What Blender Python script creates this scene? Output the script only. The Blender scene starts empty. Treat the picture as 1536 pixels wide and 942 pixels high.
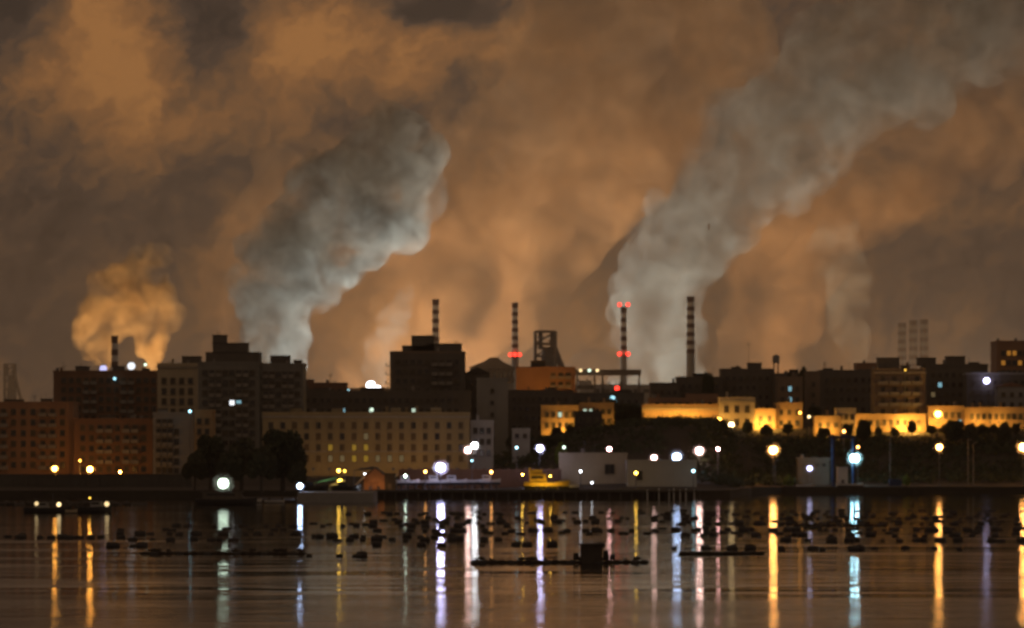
import bpy, bmesh, math, random
from mathutils import Vector, Matrix, noise

random.seed(7)
S = bpy.context.scene
COL = S.collection

# ------------------------------------------------------------------ camera
# A long lens on a waterside balcony 15 m above the basin, looking north over the water.
LENS, SENSOR, CAM_H = 135.0, 36.0, 15.0
cam_data = bpy.data.cameras.new('camera')
cam_data.lens = LENS
cam_data.sensor_width = SENSOR
cam_data.shift_y = 194.0 / 1536.0
cam_data.clip_start = 1.0
cam_data.clip_end = 40000.0
cam_data.dof.use_dof = True                 # the photo is slightly out of focus (focused short)
cam_data.dof.focus_distance = 118.0
cam_data.dof.aperture_fstop = 1.45
cam = bpy.data.objects.new('camera', cam_data)
COL.objects.link(cam)
cam.location = (0.0, 0.0, CAM_H)
cam.rotation_euler = (math.radians(90), 0, 0)
S.camera = cam

K = SENSOR / LENS / 1536.0                  # radians per photo pixel
HOR = 665.0                                 # photo row of the camera's eye level


def X(px, Y):
    return K * (px - 768.0) * Y


def Zp(py, Y):
    return CAM_H - K * (py - HOR) * Y


# ------------------------------------------------------------------ render
S.render.engine = 'CYCLES'
C = S.cycles
C.use_denoising = True
C.denoising_prefilter = 'ACCURATE'
C.use_adaptive_sampling = False
C.max_bounces = 6
C.diffuse_bounces = 2
C.glossy_bounces = 3
C.transmission_bounces = 2
C.volume_bounces = 2
C.transparent_max_bounces = 40
C.caustics_reflective = False
C.caustics_refractive = False
C.sample_clamp_indirect = 2.0
C.use_light_tree = True
C.filter_width = 1.6
S.view_settings.view_transform = 'Standard'
S.view_settings.look = 'None'
S.view_settings.exposure = 0.0
S.view_settings.gamma = 1.0
S.view_settings.use_curve_mapping = False


# ------------------------------------------------------------------ node helper
class NT:
    def __init__(self, tree):
        self.t = tree
        tree.nodes.clear()

    def n(self, kind, **kw):
        nd = self.t.nodes.new(kind)
        for k, v in kw.items():
            setattr(nd, k, v)
        return nd

    def put(self, sock, v):
        if isinstance(v, bpy.types.NodeSocket):
            self.t.links.new(v, sock)
        else:
            sock.default_value = v

    def m(self, op, a, b=0.0, c=None, clamp=False):
        nd = self.n('ShaderNodeMath', operation=op, use_clamp=clamp)
        self.put(nd.inputs[0], a)
        self.put(nd.inputs[1], b)
        if c is not None:
            self.put(nd.inputs[2], c)
        return nd.outputs[0]

    def vec(self, x, y, z):
        nd = self.n('ShaderNodeCombineXYZ')
        for i, v in enumerate((x, y, z)):
            self.put(nd.inputs[i], v)
        return nd.outputs[0]

    def noise(self, vec, scale, detail=4.0, rough=0.55, dist=0.0):
        nd = self.n('ShaderNodeTexNoise')
        self.t.links.new(vec, nd.inputs['Vector'])
        nd.inputs['Scale'].default_value = scale
        nd.inputs['Detail'].default_value = detail
        nd.inputs['Roughness'].default_value = rough
        nd.inputs['Distortion'].default_value = dist
        return nd.outputs

    def ramp(self, fac, stops, interp='LINEAR'):
        nd = self.n('ShaderNodeValToRGB')
        cr = nd.color_ramp
        cr.interpolation = interp
        while len(cr.elements) < len(stops):
            cr.elements.new(0.5)
        for e, (p, c) in zip(cr.elements, stops):
            e.position = p
            e.color = (c[0], c[1], c[2], 1.0)
        self.t.links.new(fac, nd.inputs[0])
        return nd.outputs[0]


# ------------------------------------------------------------------ world: night overcast glowing over a city
world = bpy.data.worlds.new('World')
S.world = world
world.use_nodes = True
w = NT(world.node_tree)
tc = w.n('ShaderNodeTexCoord')
sep = w.n('ShaderNodeSeparateXYZ')
w.t.links.new(tc.outputs['Generated'], sep.inputs[0])
yy = w.m('MAXIMUM', w.m('ABSOLUTE', sep.outputs[1]), 0.08)
DEG = 180.0 / math.pi
az = w.m('MULTIPLY', w.m('DIVIDE', sep.outputs[0], yy), DEG)     # bearing, degrees
el = w.m('MULTIPLY', w.m('DIVIDE', sep.outputs[2], yy), DEG)     # elevation, degrees
base = w.vec(az, el, 0.0)
w1 = w.noise(base, 0.45, 3.0, 0.5)
sc = w.n('ShaderNodeSeparateColor')
w.t.links.new(w1[1], sc.inputs[0])
w2 = w.noise(base, 2.3, 4.0, 0.62)
sc2 = w.n('ShaderNodeSeparateColor')
w.t.links.new(w2[1], sc2.inputs[0])
u = w.m('ADD', w.m('MULTIPLY_ADD', sc.outputs[0], 1.5, w.m('MULTIPLY', sc2.outputs[0], 0.9)), w.m('SUBTRACT', az, 1.2))
v = w.m('ADD', w.m('MULTIPLY_ADD', sc.outputs[1], 1.1, w.m('MULTIPLY', sc2.outputs[1], 0.7)), w.m('SUBTRACT', el, 0.9))
# cloud banks: bearing, elevation, width, height (degrees), brightness
DP = K * DEG
CLOUDS = [
    (150, 40, 80, 60, .60), (190, 120, 80, 60, .40), (60, 110, 70, 30, .22), (225, 205, 110, 70, .36), (20, 10, 80, 40, -.40),
    (300, 40, 60, 62, -.50), (270, 130, 35, 26, -.16), (455, 75, 95, 70, .52), (360, 170, 80, 60, .16),
    (560, 40, 120, 50, .34), (640, 110, 80, 50, .30), (665, 0, 75, 30, -.6), (560, 160, 70, 35, -.22), (690, 150, 22, 60, -.22), (300, 300, 170, 70, -.16),
    (60, 300, 150, 130, -.08), (200, 330, 90, 60, -.06), (340, 260, 80, 40, -.14), (375, 340, 36, 60, .32), (310, 430, 40, 90, .25), (70, 480, 130, 110, -.08), (230, 16, 40, 30, .1),
    (780, 60, 70, 60, .34), (870, 60, 60, 70, .28), (965, 40, 32, 60, -.85), (1090, 40, 90, 60, .18),
    (930, 170, 100, 70, .22), (750, 260, 90, 90, .26), (800, 230, 60, 40, -.12), (700, 400, 130, 120, .30), (560, 500, 90, 100, .46), (540, 430, 60, 60, .2),
    (860, 460, 80, 90, .22), (640, 560, 160, 60, .20), (980, 560, 130, 60, .18),
    (1150, 400, 90, 110, .20), (1230, 290, 90, 70, .22), (1400, 320, 160, 36, .26), (1450, 160, 120, 90, .10),
    (1430, 430, 130, 80, -.20), (1500, 30, 60, 40, -.1), (1180, 520, 120, 60, .05), (1265, 450, 35, 110, .15),
]
acc = None
for (px, py, rx, ry, wt) in CLOUDS:
    a0, e0 = (px - 768) * DP, (HOR - py) * DP
    dx = w.m('MULTIPLY', w.m('SUBTRACT', u, a0), 1.0 / (rx * DP * 1.15))
    dy = w.m('MULTIPLY', w.m('SUBTRACT', v, e0), 1.0 / (ry * DP * 1.15))
    r2 = w.m('MULTIPLY_ADD', dx, dx, w.m('MULTIPLY', dy, dy))
    g = w.m('EXPONENT', w.m('MULTIPLY', r2, -1.0))
    acc = w.m('MULTIPLY', g, wt) if acc is None else w.m('MULTIPLY_ADD', g, wt, acc)
rot = w.n('ShaderNodeMapping')
rot.inputs['Rotation'].default_value = (0, 0, math.radians(-42))      # the wind drags the banks up to the right
w.t.links.new(w.vec(u, v, 3.7), rot.inputs['Vector'])
strc = w.n('ShaderNodeMapping')
strc.inputs['Scale'].default_value = (0.76, 1.14, 1.0)
w.t.links.new(rot.outputs[0], strc.inputs['Vector'])
f1 = w.noise(strc.outputs[0], 0.75, 7.0, 0.62)
f2 = w.noise(strc.outputs[0], 3.0, 5.0, 0.62)
lum = w.m('ADD', acc, 0.335)
lum = w.m('ADD', lum, w.m('MULTIPLY', w.m('SUBTRACT', f1[0], 0.5), 0.98))
lum = w.m('ADD', lum, w.m('MULTIPLY', w.m('SUBTRACT', f2[0], 0.5), 0.50))
skycol = w.ramp(lum, [(0.0, (.027, .021, .018)), (0.24, (.058, .039, .029)), (0.46, (.126, .066, .033)),
                      (0.74, (.235, .104, .038)), (1.0, (.36, .155, .048))])
bgn = w.n('ShaderNodeBackground')
behind = w.n('ShaderNodeMapRange', interpolation_type='SMOOTHSTEP')      # unseen sky behind the viewer, brightened to lift the walls facing it
w.t.links.new(sep.outputs[1], behind.inputs[0])
for q_, v_ in ((1, 0.75), (2, -0.3), (3, 0.0), (4, 1.0)):
    behind.inputs[q_].default_value = v_
mixc = w.n('ShaderNodeMix', data_type='RGBA')
w.t.links.new(behind.outputs[0], mixc.inputs['Factor'])
w.t.links.new(skycol, mixc.inputs['A'])
mixc.inputs['B'].default_value = (.145, .098, .068, 1)
w.t.links.new(mixc.outputs['Result'], bgn.inputs['Color'])
bgn.inputs['Strength'].default_value = 1.0
wo = w.n('ShaderNodeOutputWorld')
w.t.links.new(bgn.outputs[0], wo.inputs['Surface'])
world.cycles.sampling_method = 'MANUAL'
world.cycles.sample_map_resolution = 512

# ------------------------------------------------------------------ object helpers


def tag(o, label=None, cat=None, group=None, kind=None):
    if label:
        o['label'] = label
    if cat:
        o['category'] = cat
    if group:
        o['group'] = group
    if kind:
        o['kind'] = kind
    return o


def root(name, loc, label, cat, group=None, rz=0.0):
    o = bpy.data.objects.new(name, None)
    o.empty_display_size = 0.5
    COL.objects.link(o)
    o.location = loc
    o.rotation_euler = (0, 0, rz)
    return tag(o, label, cat, group)


def link_mesh(name, me, parent=None, loc=None):
    o = bpy.data.objects.new(name, me)
    COL.objects.link(o)
    if parent is not None:
        o.parent = parent
    if loc is not None:
        o.location = loc
    return o


class MB:
    """collects boxes, prisms, tubes ... and links them as one mesh object"""

    def __init__(self):
        self.bm = bmesh.new()

    def face(self, vs, mi=0):
        try:
            f = self.bm.faces.new(vs)
            f.material_index = mi
            return f
        except ValueError:
            return None

    def box(self, x0, x1, y0, y1, z0, z1, mi=0):
        v = [self.bm.verts.new(p) for p in ((x0, y0, z0), (x1, y0, z0), (x1, y1, z0), (x0, y1, z0),
                                            (x0, y0, z1), (x1, y0, z1), (x1, y1, z1), (x0, y1, z1))]
        for q in ((3, 2, 1, 0), (4, 5, 6, 7), (0, 1, 5, 4), (1, 2, 6, 5), (2, 3, 7, 6), (3, 0, 4, 7)):
            self.face([v[i] for i in q], mi)
        return self

    def prism(self, pts, y0, y1, mi=0):
        """polygon in x,z extruded along y"""
        a = [self.bm.verts.new((x, y0, z)) for x, z in pts]
        b = [self.bm.verts.new((x, y1, z)) for x, z in pts]
        self.face(a, mi)
        self.face(b[::-1], mi)
        n = len(pts)
        for i in range(n):
            self.face([a[i], b[i], b[(i + 1) % n], a[(i + 1) % n]], mi)
        return self

    def ring(self, c, ax, r, n):
        ax = Vector(ax).normalized()
        s = ax.orthogonal().normalized()
        t = ax.cross(s)
        return [self.bm.verts.new(Vector(c) + r * (math.cos(2 * math.pi * i / n) * s + math.sin(2 * math.pi * i / n) * t)) for i in range(n)]

    def tube(self, p0, p1, r0, r1=None, n=8, mi=0, cap=True):
        r1 = r0 if r1 is None else r1
        ax = Vector(p1) - Vector(p0)
        a = self.ring(p0, ax, r0, n)
        b = self.ring(p1, ax, r1, n)
        for i in range(n):
            self.face([a[i], a[(i + 1) % n], b[(i + 1) % n], b[i]], mi)
        if cap:
            self.face(a[::-1], mi)
            self.face(b, mi)
        return self

    def path(self, pts, r, n=6, mi=0):
        for p, q in zip(pts[:-1], pts[1:]):
            self.tube(p, q, r, r, n, mi)
        return self

    def ball(self, c, r, sub=2, mi=0, sc=(1, 1, 1)):
        res = bmesh.ops.create_icosphere(self.bm, subdivisions=sub, radius=r)
        for vv in res['verts']:
            vv.co = Vector((vv.co.x * sc[0], vv.co.y * sc[1], vv.co.z * sc[2])) + Vector(c)
            for f in vv.link_faces:
                f.material_index = mi
                f.smooth = True
        return self

    def mesh(self, name, mats):
        me = bpy.data.meshes.new(name)
        bmesh.ops.recalc_face_normals(self.bm, faces=self.bm.faces)
        self.bm.to_mesh(me)
        self.bm.free()
        for mt in (mats if isinstance(mats, (list, tuple)) else [mats]):
            me.materials.append(mt)
        return me

    def build(self, name, mats, parent=None, loc=None):
        return link_mesh(name, self.mesh(name, mats), parent, loc)


def children(o):
    return [c for c in bpy.data.objects if c.parent == o]


# ------------------------------------------------------------------ materials
_mats = {}


def mat(name, col, rough=0.85, var=0.35, scale=0.25, metal=0.0, streak=True):
    if name in _mats:
        return _mats[name]
    m_ = bpy.data.materials.new(name)
    m_.use_nodes = True
    t = NT(m_.node_tree)
    out = t.n('ShaderNodeOutputMaterial')
    b = t.n('ShaderNodeBsdfPrincipled')
    t.t.links.new(b.outputs[0], out.inputs[0])
    c = t.n('ShaderNodeTexCoord')
    mp = t.n('ShaderNodeMapping')
    t.t.links.new(c.outputs['Object'], mp.inputs[0])
    mp.inputs['Scale'].default_value = (1, 1, 0.35 if streak else 1)
    nz = t.noise(mp.outputs[0], scale, 5.0, 0.6)
    nz2 = t.noise(c.outputs['Object'], scale * 9, 3.0, 0.6)
    f = t.m('MULTIPLY_ADD', nz2[0], 0.35, t.m('MULTIPLY', nz[0], 0.65))
    lo = tuple(x * (1 - var) for x in col)
    hi = tuple(min(1, x * (1 + var * .7)) for x in col)
    rc = t.ramp(f, [(0.32, lo), (0.68, hi)])
    t.t.links.new(rc, b.inputs['Base Color'])
    b.inputs['Roughness'].default_value = rough
    b.inputs['Metallic'].default_value = metal
    _mats[name] = m_
    return m_


def glow(name, col, strength):
    if name in _mats:
        return _mats[name]
    m_ = bpy.data.materials.new(name)
    m_.use_nodes = True
    t = NT(m_.node_tree)
    out = t.n('ShaderNodeOutputMaterial')
    e = t.n('ShaderNodeEmission')
    e.inputs['Color'].default_value = (*col, 1)
    e.inputs['Strength'].default_value = strength
    t.t.links.new(e.outputs[0], out.inputs[0])
    _mats[name] = m_
    return m_


def volume(name, col, density, aniso=0.0, noise_scale=None, lo=0.42, hi=0.60, floor=0.12, shade=None):
    m_ = bpy.data.materials.new(name)
    m_.use_nodes = True
    t = NT(m_.node_tree)
    out = t.n('ShaderNodeOutputMaterial')
    v_ = t.n('ShaderNodeVolumePrincipled')
    v_.inputs['Color'].default_value = (*col, 1)
    v_.inputs['Density'].default_value = density
    v_.inputs['Anisotropy'].default_value = aniso
    if noise_scale:                       # churned density: knots of thick steam in thinner steam
        c = t.n('ShaderNodeTexCoord')
        nz = t.noise(c.outputs['Object'], 1.0 / noise_scale, 4.0, 0.58, 0.6)
        mr = t.n('ShaderNodeMapRange', interpolation_type='SMOOTHSTEP')
        t.t.links.new(nz[0], mr.inputs[0])
        for i, q in ((1, lo), (2, hi), (3, density * floor), (4, density)):
            mr.inputs[i].default_value = q
        t.t.links.new(mr.outputs[0], v_.inputs['Density'])
        if shade:                         # darker patches paint folds of shade into the smoke colour
            n2 = t.noise(c.outputs['Object'], 1.6 / noise_scale, 5.0, 0.62, 0.9)
            cr = t.ramp(n2[0], [(.36, shade), (.60, col)])
            t.t.links.new(cr, v_.inputs['Color'])
    t.t.links.new(v_.outputs[0], out.inputs['Volume'])
    m_.cycles.volume_step_rate = 0.35
    return m_

# ------------------------------------------------------------------ terrain, water, air


def sstep(a, b, x):
    t = max(0.0, min(1.0, (x - a) / (b - a)))
    return t * t * (3 - 2 * t)


SHORE = 1042.0


def shore(x):
    return 1042.0 + 95.0 * sstep(55, 75, x)


def ground_z(x, y):
    d = y - shore(x)
    right = sstep(-25, 45, x)
    zl = 2.2 + 3.2 * sstep(58, 72, d) + 2.8 * sstep(150, 200, d) + 8.0 * sstep(230, 400, d)
    zr = 2.2 + 2.0 * sstep(15, 60, d) + 16.5 * sstep(50, 140, d) - 4.0 * sstep(700, 1500, d)
    return zl * (1 - right) + zr * right


def build_ground():
    bm = bmesh.new()
    xs = [-3500, -2000, -1000, -600, -400] + [-260 + 10 * i for i in range(53)] + [400, 600, 1000, 2000, 3500]
    ys = [0, 0.02, 4, 12, 22, 32, 42, 52, 62, 72, 82, 92, 102, 112, 124, 138, 155, 180, 210, 250, 300, 360, 420, 500, 700, 1000, 1500, 2500, 4500, 8000, 11500]
    rows = []
    for j, dy in enumerate(ys):
        r = []
        for x in xs:
            y = shore(x) + dy
            z = -1.2 if j == 0 else ground_z(x, y) + (0 if j < 4 else 0.35 * noise.noise(Vector((x * .05, y * .05, 0))))
            r.append(bm.verts.new((x, y, z)))
        rows.append(r)
    for j in range(len(ys) - 1):
        for i in range(len(xs) - 1):
            bm.faces.new((rows[j][i], rows[j][i + 1], rows[j + 1][i + 1], rows[j + 1][i]))
    me = bpy.data.meshes.new('ground')
    bm.to_mesh(me)
    bm.free()
    me.materials.append(mat('earth and old paving', (.045, .038, .030), 0.95, 0.45, 0.06, streak=False))
    tag(link_mesh('ground', me), kind='structure')


build_ground()


def build_water():
    m_ = bpy.data.materials.new('harbour water')
    m_.use_nodes = True
    t = NT(m_.node_tree)
    out = t.n('ShaderNodeOutputMaterial')
    b = t.n('ShaderNodeBsdfPrincipled')
    t.t.links.new(b.outputs[0], out.inputs[0])
    b.inputs['Base Color'].default_value = (.006, .007, .008, 1)
    b.inputs['IOR'].default_value = 1.333
    g = t.n('ShaderNodeNewGeometry')
    sp = t.n('ShaderNodeSeparateXYZ')
    t.t.links.new(g.outputs['Position'], sp.inputs[0])
    # calm and ruffled lanes across the basin
    mp = t.n('ShaderNodeMapping')
    t.t.links.new(g.outputs['Position'], mp.inputs[0])
    mp.inputs['Scale'].default_value = (0.012, 0.05, 1)
    lanes = t.noise(mp.outputs[0], 1.0, 3.0, 0.55)
    rg = t.n('ShaderNodeMapRange')
    t.t.links.new(lanes[0], rg.inputs[0])
    rg.inputs[1].default_value = 0.35
    rg.inputs[2].default_value = 0.7
    rg.inputs[3].default_value = 0.05
    rg.inputs[4].default_value = 0.105
    near = t.n('ShaderNodeMapRange', interpolation_type='SMOOTHSTEP')       # ruffled by a breeze close in
    t.t.links.new(sp.outputs[1], near.inputs[0])
    for q_, v_ in ((1, 345.0), (2, 395.0), (3, 1.0), (4, 0.0)):
        near.inputs[q_].default_value = v_
    t.t.links.new(t.m('MULTIPLY_ADD', near.outputs[0], 0.04, rg.outputs[0]), b.inputs['Roughness'])
    # ripples
    rip = t.n('ShaderNodeMapping')
    t.t.links.new(g.outputs['Position'], rip.inputs[0])
    rip.inputs['Scale'].default_value = (0.35, 0.9, 1)
    r1 = t.noise(rip.outputs[0], 0.55, 3.0, 0.6, 0.4)
    swell = t.n('ShaderNodeMapping')
    t.t.links.new(g.outputs['Position'], swell.inputs[0])
    swell.inputs['Scale'].default_value = (0.03, 0.16, 1)
    r2 = t.noise(swell.outputs[0], 0.6, 2.0, 0.5)
    # the spent wake of a boat: two low swells crossing the basin
    long_ = t.n('ShaderNodeMapping')
    t.t.links.new(g.outputs['Position'], long_.inputs[0])
    long_.inputs['Scale'].default_value = (0.011, 0.022, 1)
    r3 = t.noise(long_.outputs[0], 1.0, 3.0, 0.55, 0.5)
    wy = t.m('ADD', t.m('MULTIPLY_ADD', r3[0], 16.0, -8.0), t.m('ADD', sp.outputs[1], t.m('MULTIPLY', sp.outputs[0], -0.09)))
    wk = None
    for y0, s_, a_ in ((370, 6.0, 0.6), (326, 9.0, 0.25)):
        d = t.m('MULTIPLY', t.m('SUBTRACT', wy, y0), 1 / s_)
        e = t.m('MULTIPLY', t.m('EXPONENT', t.m('MULTIPLY', t.m('MULTIPLY', d, d), -1.0)), a_ * 0.10)
        wk = e if wk is None else t.m('ADD', wk, e)
    h = t.m('ADD', t.m('MULTIPLY', r1[0], t.m('MULTIPLY_ADD', near.outputs[0], 0.045, 0.034)), t.m('ADD', t.m('MULTIPLY_ADD', r3[0], 0.62, t.m('MULTIPLY', r2[0], 0.12)), wk))
    bp = t.n('ShaderNodeBump')
    bp.inputs['Strength'].default_value = 1.0
    bp.inputs['Distance'].default_value = 1.0
    t.t.links.new(h, bp.inputs['Height'])
    t.t.links.new(bp.outputs[0], b.inputs['Normal'])
    bm = bmesh.new()
    vs = [bm.verts.new(p) for p in ((-3500, -600, 0), (3500, -600, 0), (3500, 1400, 0), (-3500, 1400, 0))]
    bm.faces.new(vs)
    me = bpy.data.meshes.new('water')
    bm.to_mesh(me)
    bm.free()
    me.materials.append(m_)
    tag(link_mesh('water', me), kind='structure')


build_water()

hz = MB().box(-3700, 3700, -700, 12700, -2.3, 620)
tag(hz.build('haze', volume('night haze', (.95, .83, .66), 0.6e-4, 0.25)), kind='stuff')

# ------------------------------------------------------------------ smoke: billowing bodies of steam standing over the works
_tex = {}


def cloud_tex(size, depth=3):
    k = (size, depth)
    if k not in _tex:
        t = bpy.data.textures.new('billow', 'CLOUDS')
        t.noise_scale = size
        t.noise_depth = depth
        t.noise_basis = 'BLENDER_ORIGINAL'
        _tex[k] = t
    return _tex[k]


def plume(chains, Y, label, material, voxel, puff, seed, big=60.0, fine=1.0, name='smoke_plume'):
    rnd = random.Random(seed)
    s = K * Y
    first = chains[0][0]
    o0 = Vector((X(first[0], Y), Y, Zp(first[1], Y)))
    bm = bmesh.new()

    def sph(c, r):
        mtx = Matrix.Translation(c) @ Matrix.Diagonal((r, r, r, 1))
        bmesh.ops.create_icosphere(bm, subdivisions=2 if r > 6 * voxel else 1, radius=1.0, matrix=mtx)

    for ch in chains:
        for (a, b) in zip(ch[:-1], ch[1:]):
            pa = Vector((X(a[0], Y), Y + (a[3] if len(a) > 3 else 0), Zp(a[1], Y)))
            pb = Vector((X(b[0], Y), Y + (b[3] if len(b) > 3 else 0), Zp(b[1], Y)))
            ra, rb = a[2] * s, b[2] * s
            n = max(2, int((pb - pa).length / (0.30 * (ra + rb) / 2)))
            for i in range(n):
                f = i / n
                c = pa.lerp(pb, f) - o0
                r = ra + (rb - ra) * f
                sph(c, r * 0.72)
                for k in range(puff):
                    d = Vector((rnd.gauss(0, 1), rnd.gauss(0, 1), rnd.gauss(0, 1))).normalized()
                    q = r * rnd.uniform(0.16, 0.46)
                    sph(c + d * (r * rnd.uniform(0.98, 1.06) - q), q)
    me = bpy.data.meshes.new(name)
    bm.to_mesh(me)
    bm.free()
    me.materials.append(material)
    o = link_mesh(name, me, None, o0)
    md = o.modifiers.new('merge', 'REMESH')
    md.mode = 'VOXEL'
    md.voxel_size = voxel
    md.use_smooth_shade = True
    for sz, st in ((big, big * .30), (big * .42, big * .17 * fine), (big * .17, big * .075 * fine)):
        if st < voxel * .3:
            continue
        dm = o.modifiers.new('billow', 'DISPLACE')
        dm.texture = cloud_tex(sz)
        dm.texture_coords = 'LOCAL'
        dm.strength = st
        dm.mid_level = 0.5
    return tag(o, label, 'smoke plume', 'smoke plumes over the steelworks')


STEAM = volume('grey steam', (.74, .78, .75), 0.048, 0.1, 42, .39, .58, .04, (.17, .165, .15))
plume([[(414, 580, 47), (412, 530, 55), (412, 470, 71), (428, 410, 94), (480, 350, 104), (530, 300, 116), (582, 262, 112), (620, 240, 78)]],
      3900, 'dense grey smoke plume leaning right, left of the middle of the skyline', STEAM, 3.4, 10, 3, 55)
STEAM2 = volume('grey steam thinner', (.74, .77, .74), 0.021, 0.1, 56, .38, .66, .12, (.20, .19, .165))
plume([[(985, 595, 82), (985, 510, 84), (986, 440, 80), (1006, 385, 94), (1045, 335, 92), (1085, 285, 104), (1130, 235, 110), (1170, 195, 118), (1235, 150, 130), (1320, 100, 132), (1420, 40, 125), (1520, -40, 145), (1600, -110, 150)]],
      3900, 'tall grey smoke plume behind the two right-hand striped chimneys, drifting to the upper right corner', STEAM2, 4.2, 10, 5, 65)
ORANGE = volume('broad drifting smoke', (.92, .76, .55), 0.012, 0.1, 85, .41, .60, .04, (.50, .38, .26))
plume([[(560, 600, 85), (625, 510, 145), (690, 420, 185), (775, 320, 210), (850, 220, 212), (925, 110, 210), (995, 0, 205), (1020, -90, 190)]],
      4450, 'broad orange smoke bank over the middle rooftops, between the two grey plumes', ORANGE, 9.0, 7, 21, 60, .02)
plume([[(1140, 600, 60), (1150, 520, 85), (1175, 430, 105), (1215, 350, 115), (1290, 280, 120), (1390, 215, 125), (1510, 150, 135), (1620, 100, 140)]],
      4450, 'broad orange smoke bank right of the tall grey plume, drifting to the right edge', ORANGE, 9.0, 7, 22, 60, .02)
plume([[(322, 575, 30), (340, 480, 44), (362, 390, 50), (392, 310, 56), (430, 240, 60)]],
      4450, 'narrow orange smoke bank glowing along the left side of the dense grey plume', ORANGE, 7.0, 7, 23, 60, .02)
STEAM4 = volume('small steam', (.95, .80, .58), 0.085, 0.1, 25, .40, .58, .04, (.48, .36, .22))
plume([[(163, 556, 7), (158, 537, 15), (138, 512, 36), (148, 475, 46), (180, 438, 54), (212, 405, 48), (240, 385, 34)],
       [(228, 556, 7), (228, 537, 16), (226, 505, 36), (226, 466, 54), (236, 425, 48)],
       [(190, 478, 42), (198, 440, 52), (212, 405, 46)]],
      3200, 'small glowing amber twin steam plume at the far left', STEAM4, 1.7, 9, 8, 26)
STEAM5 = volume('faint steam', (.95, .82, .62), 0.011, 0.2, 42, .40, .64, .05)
plume([[(1292, 570, 12), (1284, 535, 24), (1275, 500, 38), (1270, 440, 44), (1262, 390, 46), (1250, 345, 50)]],
      3700, 'faint pale steam plume rising from a narrow foot over the right rooftops', STEAM5, 3.6, 8, 9, 40)
STEAM6 = volume('lit low steam', (.9, .92, .84), 0.014, 0.2, 26, .40, .66, .06)
plume([[(566, 590, 16), (564, 555, 26), (572, 520, 32), (588, 488, 30), (604, 455, 20), (618, 425, 10)]],
      3700, 'low pale steam wisp lit from below beside the dark stepped tower block', STEAM6, 3.6, 7, 10, 34)
SOOT = volume('dark smoke', (.30, .27, .25), 0.022, 0.0, 40, .36, .6, .2)
plume([[(962, 594, 16), (945, 577, 26), (915, 558, 36), (888, 542, 32), (855, 556, 22), (825, 570, 16)]],
      3600, 'low dark brown smoke beside the chimney with four red lights', SOOT, 2.6, 7, 11, 30)
# ------------------------------------------------------------------ surfaces and lamp colours
GREYD = mat('dim grey plaster', (.21, .205, .18), var=.3, scale=.15)
BARR = mat('olive beige plaster', (.36, .28, .14), var=.22, scale=.1)
BLIND = mat('drawn curtain', (.10, .085, .06), var=.4, scale=.3)
OCHRE = mat('ochre plaster', (.40, .27, .14), var=.22, scale=.12)
CREAM = mat('cream plaster', (.50, .42, .28), var=.2, scale=.15)
TERRA = mat('terracotta plaster', (.31, .175, .10), var=.25, scale=.15)
RUST = mat('rust brown plaster', (.22, .12, .07), var=.3, scale=.15)
GREYC = mat('grey concrete', (.30, .30, .29), var=.22, scale=.15)
PALE = mat('pale render', (.48, .47, .43), var=.18, scale=.12)
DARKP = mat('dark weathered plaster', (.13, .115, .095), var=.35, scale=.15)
BROWNP = mat('brown weathered plaster', (.20, .15, .105), var=.3, scale=.15)
SOOTY = mat('sooty roofing', (.06, .055, .05), var=.4, scale=.3)
TRIM = mat('stone trim', (.36, .32, .25), var=.2, scale=.4)
SLAB = mat('balcony concrete', (.24, .22, .19), var=.25, scale=.4)
FRAME = mat('window frame', (.17, .14, .105), var=.2, scale=1)
GLASS = mat('dark glass', (.018, .02, .024), rough=.18, var=.3, scale=.5)
SHUT = mat('wooden shutter', (.07, .06, .045), var=.3, scale=1)
STEEL = mat('painted steel', (.16, .16, .165), rough=.55, var=.3, scale=.4)
RUSTST = mat('rusty steelwork', (.11, .085, .07), rough=.7, var=.4, scale=.08)
WOOD = mat('wet timber', (.055, .045, .036), rough=.75, var=.4, scale=.7, streak=False)
PLAST = mat('black plastic float', (.022, .022, .024), rough=.5, var=.4, scale=1.5, streak=False)
CONC = mat('quay concrete', (.085, .08, .07), var=.35, scale=.12)
WPAINT = mat('white boat paint', (.62, .62, .58), rough=.4, var=.15, scale=.5)
DHULL = mat('dark hull paint', (.03, .035, .045), rough=.5, var=.3, scale=.5)
YLIT = mat('cabin paint lit yellow', (.72, .50, .07), rough=.5, var=.15, scale=.5)  # yellow of the sodium light put into the paint colour
BLUEP = mat('blue painted steel', (.013, .032, .095), rough=.5, var=.25, scale=.4)
GREENC = mat('green awning cloth', (.20, .42, .18), var=.2, scale=.5)
WHITEC = mat('white awning cloth', (.62, .60, .55), var=.15, scale=.5)
REDW = mat('red white chimney red', (.085, .030, .027), var=.3, scale=.05)
WHITW = mat('red white chimney white', (.72, .70, .66), var=.25, scale=.05)
CHCON = mat('chimney concrete', (.30, .285, .26), var=.25, scale=.03)
TILE = mat('old roof tile', (.20, .105, .065), var=.4, scale=.8, streak=False)
BARK = mat('bark', (.05, .038, .028), var=.4, scale=2)
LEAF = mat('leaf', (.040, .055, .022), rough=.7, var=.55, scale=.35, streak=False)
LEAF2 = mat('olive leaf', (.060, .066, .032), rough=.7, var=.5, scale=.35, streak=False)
LIMEL = mat('lime leaf', (.16, .21, .03), rough=.7, var=.4, scale=.6, streak=False)

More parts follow.
